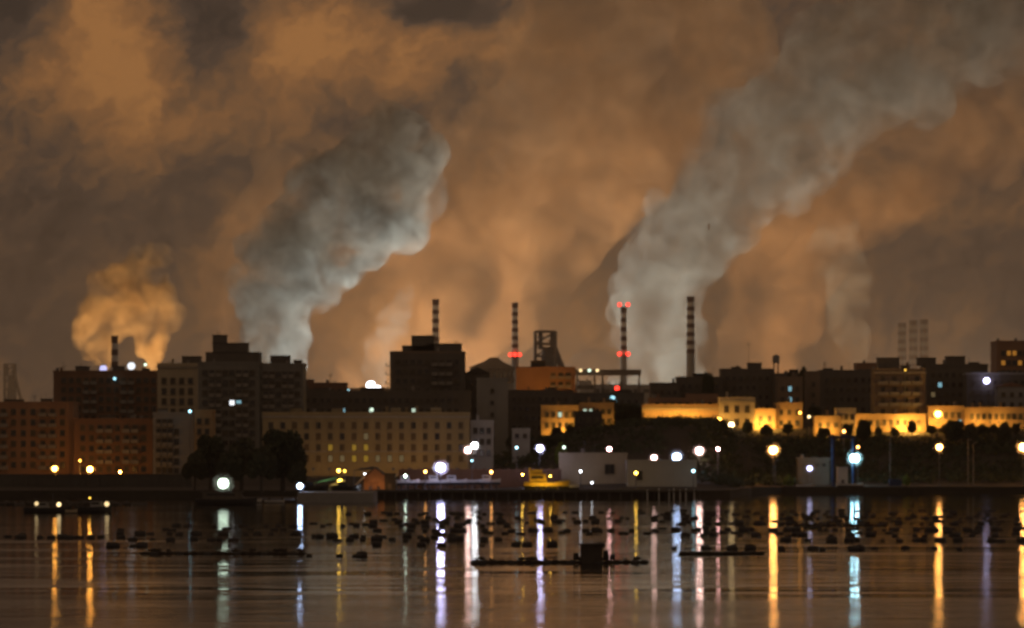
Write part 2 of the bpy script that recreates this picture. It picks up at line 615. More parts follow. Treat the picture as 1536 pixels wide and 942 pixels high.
LC = dict(gold=(1.0, .50, .085), straw=(1.0, .50, .12), sodium=(1.0, .40, .055), orange=(1.0, .42, .10), pinkw=(1.0, .62, .55), pink=(1.0, .50, .48), white=(.92, .95, 1.0), violet=(.62, .60, 1.0),
          blue=(.50, .66, 1.0), cyan=(.42, .85, 1.0), green=(.78, 1.0, .78), warm=(1.0, .72, .34), yellow=(1.0, .58, .07), red=(1.0, .035, .02))


def lampmat(c, s):
    return glow('lamp %s %g' % (c, s), LC[c], s)


W_LIT = {c: glow('lit window ' + c, LC[c], s) for c, s in (('warm', .13), ('yellow', .26), ('cyan', .55), ('white', 1.6), ('green', .8), ('sodium', .35))}

# ------------------------------------------------------------------ buildings


def window_mesh(ww, hh, pane, shut=False):
    b = MB()
    b.box(-ww / 2, ww / 2, -.05, .05, 0, hh, 1)
    f = .13
    b.box(-ww / 2 - f, -ww / 2, -.16, .05, -f, hh + f, 0)
    b.box(ww / 2, ww / 2 + f, -.16, .05, -f, hh + f, 0)
    b.box(-ww / 2, ww / 2, -.16, .05, hh, hh + f, 0)
    b.box(-ww / 2 - f * 1.4, ww / 2 + f * 1.4, -.26, .05, -f * 1.9, -f, 0)
    b.box(-.04, .04, -.10, -.05, 0, hh, 0)
    if shut:
        b.box(-ww / 2, -ww / 2 * .12, -.12, -.06, 0, hh, 2)
    return b.mesh('window', [FRAME, pane, SHUT])


def balcony_mesh(ww, dd=1.3, hh=1.0):
    b = MB()
    b.box(-ww / 2, ww / 2, -dd, 0.02, -.18, 0, 0)
    b.box(-ww / 2, ww / 2, -dd, -dd + .1, 0.002, hh, 0)
    b.box(-ww / 2, -ww / 2 + .1, -dd + .1, 0.02, 0.002, hh, 0)
    b.box(ww / 2 - .1, ww / 2, -dd + .1, 0.02, 0.002, hh, 0)
    return b.mesh('balcony', SLAB)


def bld(label, x0, x1, yt, Y, wall, dep=14.0, win=None, lit=None, skip=(), balc=(), huts=(), cornice=False, gable=False, parapet=True,
        name='apartment_block', cat='building', group=None, ants=(), roofm=None, side_balc=(), zb=None, stringc=None, bandm=None, pane=None):
    """a block whose front stands at distance Y between photo columns x0 and x1, its roof line at row yt"""
    wd = (x1 - x0) * K * Y
    cx = X((x0 + x1) / 2, Y)
    g = min(ground_z(cx - wd / 2, Y), ground_z(cx + wd / 2, Y), ground_z(cx, Y + dep)) - 1.0 if zb is None else zb
    h = Zp(yt, Y) - g
    r = root(name, (cx, Y, g), label, cat, group)
    MB().box(-wd / 2, wd / 2, 0, dep, 0, h).build('wall', wall, r)
    rm = roofm or SOOTY
    if gable:
        rise = wd * .22 if gable is True else gable
        MB().prism([(-wd / 2 - .4, h + .003), (wd / 2 + .4, h + .003), (0, h + rise)], -.4, dep + .4).build('roof', rm, r)
    else:
        b = MB().box(-wd / 2 + .3, wd / 2 - .3, .3, dep - .3, h + .003, h + .12, 0)
        if parapet:
            for q in ((-wd / 2 - .12, wd / 2 + .12, -.12, .14), (-wd / 2 - .12, wd / 2 + .12, dep - .14, dep + .12)):
                b.box(q[0], q[1], q[2], q[3], h + .004, h + .75, 1)
            for q in ((-wd / 2 - .12, -wd / 2 + .14), (wd / 2 - .14, wd / 2 + .12)):
                b.box(q[0], q[1], .142, dep - .142, h + .004, h + .75, 1)
        b.build('roof', [rm, bandm or wall], r)
    if cornice:
        MB().box(-wd / 2 - .35, wd / 2 + .35, -.4, -.003, h - .9, h - .4).build('cornice', TRIM, r)
    if stringc is not None:
        zc = Zp(stringc, Y) - g
        MB().box(-wd / 2, wd / 2, -.14, -.003, zc - .18, zc + .18).build('string_course', TRIM, r)
    for hb in huts:
        hx0, hx1, hy, hm = hb[:4]
        a0, a1 = X(hx0, Y) - cx, X(hx1, Y) - cx
        base = h + .13 if len(hb) < 5 else Zp(hb[4], Y) - g
        m_ = MB().box(a0, a1, 2.2, min(dep - 2, 2.2 + max(3, (a1 - a0) * .8)), base, Zp(hy, Y) - g, 0)
        m_.box(a0 - .2, a1 + .2, 2.0, min(dep - 1.8, 2.4 + max(3, (a1 - a0) * .8)), Zp(hy, Y) - g + .003, Zp(hy, Y) - g + .25, 1)
        m_.build('roof_hut', [hm, SOOTY], r)
    if not gable:                                # tanks, vents and aerials that crowd the roof
        rc = random.Random(int(abs(x0) * 7 + yt))
        for i in range(int(wd / 5.5)):
            tx, ty = rc.uniform(-wd / 2 + .8, wd / 2 - .8), rc.uniform(1.2, min(dep - 1, 5))
            kd = rc.random()
            hh = rc.uniform(.8, 1.7)
            if kd < .35:
                MB().tube((tx, ty, h + .12), (tx, ty, h + .75 + hh), .55, .55, 10).build('water_tank', SLAB, r)
            elif kd < .6:
                MB().box(tx - .4, tx + .4, ty - .4, ty + .4, h + .12, h + .9 + hh).box(tx - .5, tx + .5, ty - .5, ty + .5, h + .903 + hh, h + 1.0 + hh).build('roof_vent', wall, r)
            else:
                za = h + 2.0 + hh * 1.3
                b = MB().tube((tx, ty, h), (tx, ty, za), .05, .03, 5)
                for q in (.2, .55, .9):
                    b.tube((tx - .7 + q * .3, ty, za - q), (tx + .7 - q * .3, ty, za - q), .025, .025, 4)
                b.build('antenna', STEEL, r)
    for (ax, ay) in ants:
        xx, zt_ = X(ax, Y) - cx, Zp(ay, Y) - g
        m_ = MB().tube((xx, 3.5, h), (xx, 3.5, zt_), .09, .05, 6)
        for k, q in enumerate((.25, .5, .75)):
            zz = zt_ - .4 - q * 1.4
            m_.tube((xx - 1.0 + .2 * k, 3.5, zz), (xx + 1.0 - .2 * k, 3.5, zz), .035, .035, 5)
        m_.build('antenna', STEEL, r)
    if win:
        cols, rows, ww, hh, top, st = win[:6]
        mg = win[6] if len(win) > 6 else .06
        me = {}
        for j in range(rows):
            z = h - top - j * st - hh
            if z < 1.2:
                continue
            for i in range(cols):
                if (i, j) in skip or (i, -1) in skip:
                    continue
                x = -wd / 2 + wd * (mg + (1 - 2 * mg) * (i + .5) / cols)
                c = (lit or {}).get((i, j))
                sh = (i * 7 + j * 5 + int(wd)) % 4 == 0
                rw = (i * 13 + j * 29 + int(wd * 3)) % 11
                pm = W_LIT[c] if c else (pane[rw % len(pane)] if pane else (GLASS if rw < 6 else BLIND if rw < 9 else SHUT))
                k = (pm.name, sh)
                if k not in me:
                    me[k] = window_mesh(ww, hh, pm, sh and not c)
                link_mesh('window', me[k], r, (x, -.055, z))
        if balc:
            bw = wd * (1 - 2 * mg) / cols * .86
            bme = balcony_mesh(bw)
            for j in range(rows):
                z = h - top - j * st - hh - .5
                if z < 2.5:
                    continue
                for i in balc:
                    x = -wd / 2 + wd * (mg + (1 - 2 * mg) * (i + .5) / cols)
                    link_mesh('balcony', bme, r, (x, -.004, z))
    for zz in side_balc:
        z = Zp(zz, Y) - g
        b = MB().box(-wd / 2 - 1.5, -wd / 2 - .004, 1.0, 7.0, z - .2, z)
        b.box(-wd / 2 - 1.5, -wd / 2 - 1.4, 1.0, 7.0, z + .002, z + .9)
        b.build('balcony', SLAB, r)
    return r


# --- left bank: apartment blocks
bld('long low brown apartment block at the far left edge, front row behind the sea wall', -40, 110, 606, 1195, TERRA, win=(9, 6, 1.3, 1.7, 1.6, 3.3), balc=(1, 2, 6, 7),
    huts=((5, 32, 600, BROWNP), (60, 76, 599, BROWNP)), ants=((50, 590),))
bld('brown apartment block with deep balconies, second in the front row from the left edge', 110.5, 229, 631, 1190, RUST, win=(8, 5, 1.3, 1.7, 1.4, 3.2), balc=(2, 3, 5, 6), lit={(4, 1): None},
    huts=((150, 172, 624, BROWNP),), ants=((190, 616),))
bld('apartment block with a dark balcony stack and a blank grey end wall', 229.5, 291, 622, 1186, GREYC, win=(6, 6, 1.3, 1.6, 1.5, 3.0), balc=(0, 1, 2), skip=((4, -1), (5, -1), (3, 0)),
    lit={(5, 0): None}, huts=((236, 250, 614, GREYC),))
bld('wide rust red block with a roof hut, behind the brown front row on the left', 80, 246, 559, 1300, RUST, dep=18, win=(13, 7, 1.4, 1.6, 1.8, 3.2), balc=(3, 4, 8, 9),
    huts=((112, 132, 550, DARKP), (168, 186, 550, DARKP), (212, 222, 553, DARKP)), ants=((95, 545),))
bld('cream block with an open roof parapet between the rust red block and the stepped tower', 236, 296, 548, 1270, CREAM, win=(4, 8, 1.4, 1.9, 4.2, 3.4), huts=((272, 300, 535, DARKP),), cornice=True,
    ants=((252, 540),))
bld('narrow ochre slice of a block beside the grey end wall and dark trees', 291.5, 318, 618, 1182, OCHRE, win=(2, 5, 1.2, 1.7, 2.0, 3.2), lit={(0, 2): None})
bld('tall stepped tower block with two penthouse levels, left of the plain yellowish barracks', 297, 389, 546, 1225, GREYD, dep=20, win=(8, 10, 1.5, 1.5, 2.0, 3.2), balc=(1, 2, 5, 6),
    lit={(4, 3): 'white', (5, 3): 'cyan', (3, 3): None, (4, 8): 'cyan'}, huts=((308, 388, 529, DARKP), (318, 370, 515, DARKP, 529.5), (318, 339, 503, DARKP, 515.5)), ants=((326, 494),))
bld('dark balconied block with a box hut on its roof, attached right of the stepped tower', 389.6, 455, 548, 1228, GREYD, dep=18, win=(6, 9, 1.5, 1.5, 2.0, 3.2), balc=(0, 1, 3, 4), huts=((405, 434, 534, DARKP), (440, 452, 541, DARKP)))
bld('low rust roofed house with a mast, above the left end of the barracks', 446, 519, 577, 1330, RUST, win=(6, 3, 1.3, 1.6, 1.5, 3.2), huts=((455, 470, 570, RUST),), ants=((495, 558), (501, 568)))
bld('long unlit roof line with three small lit windows directly behind the barracks', 440, 706, 589, 1262, DARKP, win=(22, 4, 1.3, 1.5, 1.8, 3.4), lit={(9, 1): 'green', (15, 1): 'green', (5, 1): 'cyan'}, skip=((0, 3),),
    huts=((470, 492, 583, DARKP), (540, 575, 582, SOOTY)))
bld('long yellowish four-storey barracks with regular window rows and a string course', 394, 704, 622, 1130, BARR, dep=16, name='barracks', win=(17, 4, 1.15, 1.75, 2.3, 3.25, .012), cornice=True, stringc=677, pane=(mat('drawn blind', (.17, .115, .055), var=.4, scale=.2), BLIND, mat('drawn blind', (.17, .115, .055)), GLASS, mat('drawn blind', (.17, .115, .055))),
    lit={(5, 2): 'yellow', (7, 2): 'yellow', (8, 2): 'yellow', (5, 3): 'warm', (6, 3): 'warm', (7, 3): 'yellow', (8, 3): 'yellow', (9, 3): 'warm', (10, 3): 'warm', (8, 1): 'warm', (11, 3): 'warm'},
    huts=((435, 452, 612, BARR), (497, 514, 612, BARR), (586, 601, 611, BARR), (646, 662, 611, BARR)))
bld('big dark stepped apartment tower with balconies jutting from its left side, behind the barracks', 585, 697, 530, 1300, DARKP, dep=22, win=(9, 8, 1.5, 1.5, 2.2, 3.2), balc=(5, 6, 7),
    huts=((603, 640, 519, DARKP), (617, 651, 504, DARKP), (640, 692, 516, DARKP)), ants=((683, 508),), side_balc=(548, 561, 575), bandm=BROWNP)
bld('dark block with a sloping roof edge stepping down right of the big tower', 697.6, 734, 560, 1310, DARKP, dep=18, win=(3, 7, 1.3, 1.6, 2.2, 3.2), gable=2.2, roofm=SOOTY)
bld('blank grey windowless slab, pale among the dark blocks right of the big tower', 715, 762, 570, 1285, GREYC, dep=14, name='windowless_block', win=(1, 5, 1.0, 1.2, 3.0, 4.0, .35))
bld('small pale three-storey house touching the right end of the barracks', 706, 740, 634, 1140, PALE, win=(3, 3, 1.1, 1.6, 1.6, 3.3), dep=10)
bld('little pale shed in the dark below the grey slab', 768, 795, 646, 1160, PALE, win=(2, 1, 1.0, 1.2, 1.0, 3.0), dep=8, name='shed')
# --- middle: the orange-lit works office and the dark ridge
bld('orange office block with long balconies and a black roof hut, below the blast furnace', 774, 863, 553, 1420, TERRA, dep=16, win=(7, 5, 1.6, 1.6, 1.6, 3.4), balc=(4, 5, 6), skip=((0, -1), (1, -1), (2, -1), (3, -1)),
    huts=((796, 818, 542, SOOTY),), name='office_block')
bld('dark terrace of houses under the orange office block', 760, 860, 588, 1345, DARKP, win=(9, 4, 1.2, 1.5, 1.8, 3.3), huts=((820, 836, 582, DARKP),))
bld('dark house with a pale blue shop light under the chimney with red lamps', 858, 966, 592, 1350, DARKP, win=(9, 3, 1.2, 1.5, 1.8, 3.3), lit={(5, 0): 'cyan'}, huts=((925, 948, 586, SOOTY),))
bld('small street-lit golden house with a ragged shadow edge in the middle of the ridge', 812, 868, 611, 1262, OCHRE, win=(5, 2, 1.1, 1.6, 1.6, 3.5), lit={(2, 0): 'green'}, dep=9)
bld('thin strip of golden house front right of the small golden house', 870, 921, 607, 1275, OCHRE, win=(5, 3, 1.1, 1.5, 1.5, 3.2), lit={(0, 0): 'green', (1, 0): 'green'}, dep=9)
bld('low black building in front of the two golden house fronts', 862, 903, 620, 1235, SOOTY, win=(3, 2, 1.1, 1.4, 1.4, 3.2), dep=9)
# --- right bank: old town on its hill
bld('long golden floodlit rampart house with an upper terrace storey, left end of the old town', 964, 1078, 610, 1262, OCHRE, dep=7, win=(8, 1, 1.1, 1.7, 3.6, 3.4), name='rampart_house', cornice=True)
bld('set-back terracotta upper storeys over the golden rampart house', 974, 1077, 600, 1271, TERRA, dep=12, win=(8, 1, 1.1, 1.6, .8, 3.2), huts=((1030, 1078, 590, TERRA),))
bld('bright golden two-storey palazzo with three tall dark upper windows', 1078.5, 1132, 599, 1260, CREAM, dep=10, win=(3, 2, 1.3, 2.1, 2.2, 4.3), name='palazzo', cornice=True)
bld('lower golden wing attached right of the bright palazzo', 1132.6, 1163, 616, 1262, OCHRE, dep=8, win=(2, 1, 1.1, 1.7, 1.8, 3.4), name='palazzo_wing')
bld('golden house with two lit blue windows high up, right of the palazzo wing', 1166, 1204, 568, 1290, BROWNP, win=(3, 5, 1.1, 1.6, 2.6, 3.6), lit={(1, 0): 'cyan', (1, 1): 'cyan'}, dep=10, ants=((1180, 556),))
bld('low golden front with small windows below the house with blue windows', 1163.6, 1204, 607, 1266, OCHRE, win=(3, 2, 1.0, 1.5, 1.8, 3.5), dep=9)
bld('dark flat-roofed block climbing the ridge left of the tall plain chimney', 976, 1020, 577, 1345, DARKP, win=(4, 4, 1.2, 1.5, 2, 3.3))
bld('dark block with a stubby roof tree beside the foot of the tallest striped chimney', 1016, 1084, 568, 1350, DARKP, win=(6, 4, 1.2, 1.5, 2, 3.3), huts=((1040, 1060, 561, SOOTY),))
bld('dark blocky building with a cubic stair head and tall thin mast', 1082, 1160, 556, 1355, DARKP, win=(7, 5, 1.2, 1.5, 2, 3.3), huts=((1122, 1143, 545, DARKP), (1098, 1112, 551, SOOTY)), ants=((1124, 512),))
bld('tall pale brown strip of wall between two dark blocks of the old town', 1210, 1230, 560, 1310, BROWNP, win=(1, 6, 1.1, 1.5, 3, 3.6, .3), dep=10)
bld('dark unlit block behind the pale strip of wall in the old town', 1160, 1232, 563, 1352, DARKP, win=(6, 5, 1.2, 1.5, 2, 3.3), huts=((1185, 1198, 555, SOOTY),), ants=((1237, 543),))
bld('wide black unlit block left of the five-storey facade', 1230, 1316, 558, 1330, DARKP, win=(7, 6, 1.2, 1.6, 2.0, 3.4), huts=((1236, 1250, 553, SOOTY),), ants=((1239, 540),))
bld('far orange-lit attic showing over the black roofs near the pale smoke foot', 1284, 1318, 547, 1480, TERRA, win=(3, 2, 1.4, 1.5, 1.8, 3.2), dep=10)
bld('five-storey facade with rows of dark balcony windows, golden at its foot', 1312, 1388, 556, 1268, BROWNP, dep=16, win=(4, 7, 1.35, 2.1, 1.8, 3.6, .05), balc=(0, 1, 2, 3), huts=((1318, 1350, 537, DARKP), (1353, 1366, 549, DARKP)), cornice=True, lit={(3, 0): None})
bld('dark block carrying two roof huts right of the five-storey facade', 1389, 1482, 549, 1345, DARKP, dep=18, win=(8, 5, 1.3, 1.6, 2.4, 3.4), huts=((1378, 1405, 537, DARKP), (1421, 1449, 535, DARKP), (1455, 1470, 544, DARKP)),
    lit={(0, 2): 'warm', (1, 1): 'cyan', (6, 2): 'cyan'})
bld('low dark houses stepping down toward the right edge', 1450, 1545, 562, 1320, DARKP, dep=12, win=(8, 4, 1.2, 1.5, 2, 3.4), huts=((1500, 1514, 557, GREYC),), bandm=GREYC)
bld('grey patched gable house beneath the white roof lamp at right', 1496, 1540, 580, 1300, GREYC, dep=8, win=(3, 3, 1.1, 1.4, 2, 3.4), gable=1.5, roofm=TILE)
bld('big brown block with rows of faintly lit windows at the upper right edge', 1495, 1590, 514, 1420, TERRA, dep=18, win=(10, 6, 1.4, 1.7, 3.0, 3.6), lit={(1, 0): 'sodium', (2, 0): 'sodium', (3, 1): 'sodium', (0, 1): 'sodium'})
bld('low golden sloping rampart at the foot of the old town, right of the dark gap', 1222, 1262, 627, 1250, OCHRE, dep=6, win=(3, 1, 1.0, 1.4, 1.6, 3), name='rampart_house')
bld('golden gatehouse with twin arched doors between the rampart and the facade', 1255, 1284, 615, 1254, CREAM, dep=8, win=(3, 2, 1.0, 1.6, 1.4, 3.1), name='gatehouse')
bld('golden street wall running in front of the five-storey facade', 1284.6, 1389, 624, 1258, OCHRE, dep=3, name='street_wall', cat='wall', win=(9, 1, 1.0, 1.6, 1.4, 3))
bld('golden house front beside the bright street lamp right of the five-storey facade', 1392, 1446, 612, 1264, OCHRE, dep=9, win=(5, 2, 1.1, 1.8, 1.5, 3.6))
bld('long golden street front broken by tree shadows at the right edge', 1446.6, 1560, 614, 1268, OCHRE, dep=9, win=(11, 2, 1.1, 1.8, 1.5, 3.6))
# --- quay sheds
bld('long beige flat-roofed quay warehouse right of the yellow boat', 839, 941, 683, 1088, CREAM, dep=14, name='warehouse', win=(2, 1, 2.6, 2.6, 2.6, 3, .02), skip=((0, 0),), roofm=SOOTY)
bld('pale blank warehouse with a dark doorway under the bluish white lamp', 940.6, 1045, 694, 1076, PALE, dep=14, name='warehouse', win=(3, 1, 1.4, 2.4, 2.4, 3, .02), skip=((1, 0), (2, 0)), roofm=SOOTY)
bld('small grey boat shed beside the violet lamp on the right shore', 1197, 1244, 690, 1160, DARKP, dep=7, name='shed', win=(4, 1, 1.0, 1.0, 1.0, 3))

# ------------------------------------------------------------------ steelworks behind the town


def chimney(label, px, ytop, Y, wpx, ybase, bands, red_rows=(), group='striped chimneys', pale=None):
    g = ground_z(X(px, Y), Y) - 1
    r = root('chimney', (X(px, Y), Y, g), label, 'chimney', group)
    zt_ = Zp(ytop, Y) - g
    rad = wpx / 2 * K * Y
    b = MB()
    zb_ = Zp(ybase, Y) - g                      # stripes stop here
    n = 28
    rb = rad * 1.35

    def rr(z):
        return rb + (rad - rb) * min(1, z / zt_)
    b.tube((0, 0, 0), (0, 0, zb_), rr(0), rr(zb_), n, 2, cap=False)
    for i in range(bands):
        z0, z1 = zb_ + (zt_ - zb_) * i / bands, zb_ + (zt_ - zb_) * (i + 1) / bands
        b.tube((0, 0, z0), (0, 0, z1), rr(z0), rr(z1), n, 0 if (bands - i) % 2 else 1, cap=(i == bands - 1))
    b.build('shaft', [REDW, pale or WHITW, CHCON], r)
    MB().tube((0, 0, zt_ - 1.5), (0, 0, zt_ + 1.2), rad * 1.07, rad * 1.07, n).build('rim', REDW, r)
    for row, cnt in red_rows:
        z = Zp(row, Y) - g
        q = rr(z)
        m_ = MB().tube((0, 0, z - 1.6), (0, 0, z - 1.1), q + 1.6, q + 1.6, n)
        m_.path([(math.cos(2 * math.pi * i / 16) * (q + 1.5), math.sin(2 * math.pi * i / 16) * (q + 1.5), z - .1) for i in range(17)], .1, 5)
        m_.build('gallery', STEEL, r)
        for i in range(cnt):
            x = (i - (cnt - 1) / 2) * (2 * q + 2.4) / max(1, cnt - 1)
            m2 = MB().ball((x, -q * (.35 if abs(x) > q else 1.0) - 1.6, z + 1.2), 1.75, 2)
            m2.build('warning_light', lampmat('red', 5.0), r)
    return r


chimney('striped chimney rising behind the big dark stepped tower', 653.5, 451, 3550, 9.5, 512, 9)
chimney('striped chimney with one row of red lights, left of the blast furnace', 772.5, 456, 3550, 9, 528, 12, ((534, 3),))
chimney('pale slender chimney with red lights at its top and waist', 935.5, 463, 3550, 8.5, 532, 10, ((459, 2), (533, 2)))
chimney('dark striped chimney, thickest of the tall ones, on the edge of the right-hand smoke', 1036, 447, 3450, 11, 530, 13)
chimney('short banded chimney inside the amber steam at far left', 172, 506, 2900, 9.5, 560, 6)
for i, (px, yt, lb) in enumerate(((1353, 485, 'left'), (1370, 481, 'middle'), (1386, 480, 'right'))):
    chimney('distant hazy banded chimney, %s one of the trio over the five-storey facade' % lb, px, yt, 8000, 12, 552, 11, group='distant chimney trio', pale=CHCON)


def furnace(label, px, py_top, Y, s):
    """blast furnace: stack, lift tower, ring platforms, uptakes and the sloping downcomer; s = metres per unit"""
    x, z1 = X(px, Y), Zp(py_top, Y)
    g = ground_z(x, Y) - 1
    r = root('blast_furnace', (x, Y, g), label, 'blast furnace')
    H = z1 - g
    b = MB()
    wd = 17 * s
    for sx in (-1, 1):
        for sy in (0, 1):
            b.tube((sx * wd * .5, sy * wd * .8, 0), (sx * wd * .5, sy * wd * .8, H), 1.5 * s, 1.4 * s, 6)
    nlev = 9
    for i in range(1, nlev + 1):
        z = H * i / nlev
        for y in (0, wd * .8):
            b.tube((-wd * .5, y, z), (wd * .5, y, z), .9 * s, .9 * s, 5)
            zz = H * (i - 1) / nlev
            b.tube((-wd * .5, y, zz), (wd * .5, y, z), .6 * s, .6 * s, 5)
    b.build('lift_tower', RUSTST, r)
    b = MB()
    b.tube((2 * s, wd * .4, 0), (2 * s, wd * .4, H * .55), 6.2 * s, 7.0 * s, 18)
    b.tube((2 * s, wd * .4, H * .55), (2 * s, wd * .4, H * .86), 7.0 * s, 4.6 * s, 18)
    b.build('furnace_stack', RUSTST, r)
    b = MB()
    for z in (.62, .74, .86, .95, 1.0):
        b.box(-wd * .58, wd * .58, -2 * s, wd, H * z - .5 * s, H * z)
        for i in range(8):
            q = -wd * .58 + wd * 1.16 * i / 7
            b.tube((q, -2 * s, H * z), (q, -2 * s, H * z + 1.4 * s), .12 * s, .12 * s, 4)
    b.build('platform', RUSTST, r)
    b = MB()
    b.tube((-4 * s, wd * .4, H * .84), (-4 * s, wd * .4, H * .99), 1.9 * s, 1.9 * s, 10)
    b.tube((6 * s, wd * .4, H * .84), (6 * s, wd * .4, H * .99), 1.9 * s, 1.9 * s, 10)
    b.build('uptake', RUSTST, r)
    b = MB()
    b.tube((5 * s, wd * .3, H * .93), (wd * 1.35, wd * .3, H * .42), 2.6 * s, 2.6 * s, 10)
    b.build('downcomer', RUSTST, r)
    b = MB()
    b.tube((wd * 1.35, wd * .3, 0), (wd * 1.35, wd * .3, H * .45), 3.6 * s, 3.6 * s, 14)
    b.build('dust_catcher', RUSTST, r)
    return r


furnace('blast furnace with open lift tower and sloping pipe over the orange office block', 818, 497, 3550, 1.1)
furnace('faint hazy blast furnace tower at the far left edge of the skyline', 14, 546, 6800, 1.1)

# arched truss gallery left of the red-lit chimney
Y0 = 3500
g0 = ground_z(X(738, Y0), Y0) - 1
t = root('truss_hall', (X(738, Y0), Y0, g0), 'arched hall with a criss-cross truss front, between the dark tower and the red-lit chimney', 'hall')
hw_, hz0, hz1 = 33 * K * Y0, Zp(572, Y0) - g0, Zp(551, Y0) - g0
MB().box(-hw_, hw_, 1.5, 40, 0, hz1).build('wall', CHCON, t)
MB().prism([(-hw_ - 1, hz1 + .01), (hw_ + 1, hz1 + .01), (hw_ * .5, hz1 + 5), (hw_ * .28, hz1 + 9), (-hw_ * .1, hz1 + 9), (-hw_ * .4, hz1 + 5)], -1, 41).build('roof', RUSTST, t)
b = MB()
nb = 9
for i in range(nb):
    a0, a1 = -hw_ + 2 * hw_ * i / nb, -hw_ + 2 * hw_ * (i + 1) / nb
    for (p, q) in (((a0, hz0), (a1, hz1)), ((a0, hz1), (a1, hz0))):
        b.tube((p[0], 0, p[1]), (q[0], 0, q[1]), .9, .9, 5)
b.tube((-hw_, 0, hz0), (hw_, 0, hz0), 1.0, 1.0, 5)
b.tube((-hw_, 0, hz1 - 1), (hw_, 0, hz1 - 1), 1.0, 1.0, 5)
b.build('truss', RUSTST, t)
# conveyor bridge with three lamps
Y0 = 3300
g0 = ground_z(X(910, Y0), Y0) - 1
t = root('conveyor_bridge', (X(910, Y0), Y0, g0), 'conveyor bridge on trestles carrying three white lamps, right of the orange office block', 'bridge')
x0_, x1_ = X(862, Y0) - X(910, Y0), X(962, Y0) - X(910, Y0)
z_ = Zp(563, Y0) - g0
MB().box(x0_, x1_, 0, 5, z_, z_ + 5).build('gallery', RUSTST, t)
for f in (.04, .3, .42, .7, .97):
    xx = x0_ + (x1_ - x0_) * f
    MB().tube((xx - 2, 2, 0), (xx, 2, z_), .8, .8, 6).tube((xx + 2, 3, 0), (xx, 3, z_), .8, .8, 6).build('trestle', RUSTST, t)
for px in (871, 884, 896):
    xx = X(px, Y0) - X(910, Y0)
    MB().ball((xx, -1.6, z_ + 4.2), 1.35, 2).build('lamp', lampmat('warm' if px != 884 else 'green', 2.2), t)
for (lb, a, c, yt, Y0, m_) in (('long flat rolling mill shed seen under the conveyor bridge', 850, 985, 577, 3450, CHCON),
                               ('low far works shed behind the stepped tower block', 470, 600, 582, 3300, RUSTST),
                               ('grey bunker building beside the foot of the red-lit chimney', 868, 888, 571, 3250, CHCON),
                               ('wide dim works shed on the right behind the old town', 1060, 1300, 566, 3900, CHCON)):
    bld(lb, a, c, yt, Y0, m_, dep=40, win=(8, 1, 5, 3, 4, 8), name='works_shed', cat='shed', parapet=False)
# ------------------------------------------------------------------ lamps


HALO = volume('lamp halo', (.97, .97, .97), 0.052, 0.0)  # scattering balls added to draw a halo round the big lamps
HALO2 = volume('large lamp halo', (.97, .97, .97), 0.05, 0.0)


def lamp(label, px, py, Y, col, r, s, name='street_lamp', cat='lamp', group=None, base=None, head=True, arm=0.0, pole=.14, visor=0):
    """a lamp on a pole standing on the ground (or on height base), its bulb r metres wide"""
    x, z = X(px, Y), Zp(py, Y)
    g = (ground_z(x, Y) - .3) if base is None else base
    o = root(name, (x + arm, Y + .35, g), label, cat, group)
    b = MB()
    b.tube((0, 0, 0), (0, 0, z + r - g), pole, pole * .6, 8)
    b.tube((0, 0, 0), (0, 0, .9), pole * 1.8, pole * 1.6, 8)
    if arm:
        b.tube((0, 0, z + r - g - .05), (-arm, -.2, z + r - g + .1), .07, .06, 6)
    b.build('pole', STEEL, o)
    if head:
        MB().prism([(-r * 1.1 - arm, z + r - g + .02), (r * 1.1 - arm, z + r - g + .02), (r * .6 - arm, z + r - g + .2), (-r * .6 - arm, z + r - g + .2)], -.35 - r * .7, .1).build('lamp_hood', STEEL, o)
    if visor:                                  # plates added to keep the floodlight's streak off the water
        b = MB().box(-r * 1.5, r * 1.5, -.35 - r * 1.9, .3 + r, z - g - r * 1.25, z - g - r * 1.12)
        if visor > 1:
            b.box(-r * 1.6, r * 1.6, .3 + r * .8, .3 + r, z - g - r * 1.1, z - g + r * 1.5)
            b.box(-r * 1.7, -r * 1.55, -.35 - r * .3, .3 + r, z - g - r * 1.1, z - g + r * 1.3)
            b.box(r * 1.55, r * 1.7, -.35 - r * .3, .3 + r, z - g - r * 1.1, z - g + r * 1.3)
        b.build('added_streak_shield', STEEL, o)
    k = 1.18 if r >= .55 else 1.0
    MB().ball((-arm, -.35, z - g), r * k, 2).build('bulb', lampmat(col, round(s / k, 1)), o)
    if r >= .55 and name in ('street_lamp', 'pier_floodlight') and Y < 2000:      # lamp halo round the bulb: scattering ball added for a soft glow
        MB().ball((-arm, -.35, z - g), r * (2.45 if name == 'pier_floodlight' else 2.45), 3).build('lamp_halo', HALO2 if name == 'pier_floodlight' else HALO, o)
    return o


# left promenade, behind the sea wall
lamp('orange street lamp, leftmost on the promenade, in front of the far left block', 82, 703, 1176, 'sodium', .66, 50)
lamp('orange street lamp under the brown balconied block, right of the leftmost lamp', 135, 704, 1174, 'sodium', .66, 120)
lamp('small dim orange lamp between and above the two promenade lamps', 120, 691, 1176, 'sodium', .34, 12)
lamp('low orange lamp washing the foot of the brown balconied block', 180, 708, 1172, 'sodium', .30, 110)
lamp('small white lamp at the foot of the blank grey end wall', 283, 705, 1168, 'white', .34, 10)
lamp('small cyan white lamp on the wall above the ochre slice of a block', 285, 617, 1178, 'cyan', .42, 5)
lamp('violet white roof floodlight on the rust red block, left of two', 155, 553, 1302, 'violet', 1.1, 1.4, name='roof_floodlight', visor=1)
lamp('brightest white roof floodlight on the rust red block, right of two', 197, 549, 1304, 'white', 1.15, 1.5, name='roof_floodlight', visor=1)
lamp('dim cyan lamp on the facade of the rust red block', 172, 568, 1298, 'cyan', .50, 2.0, name='wall_lamp')
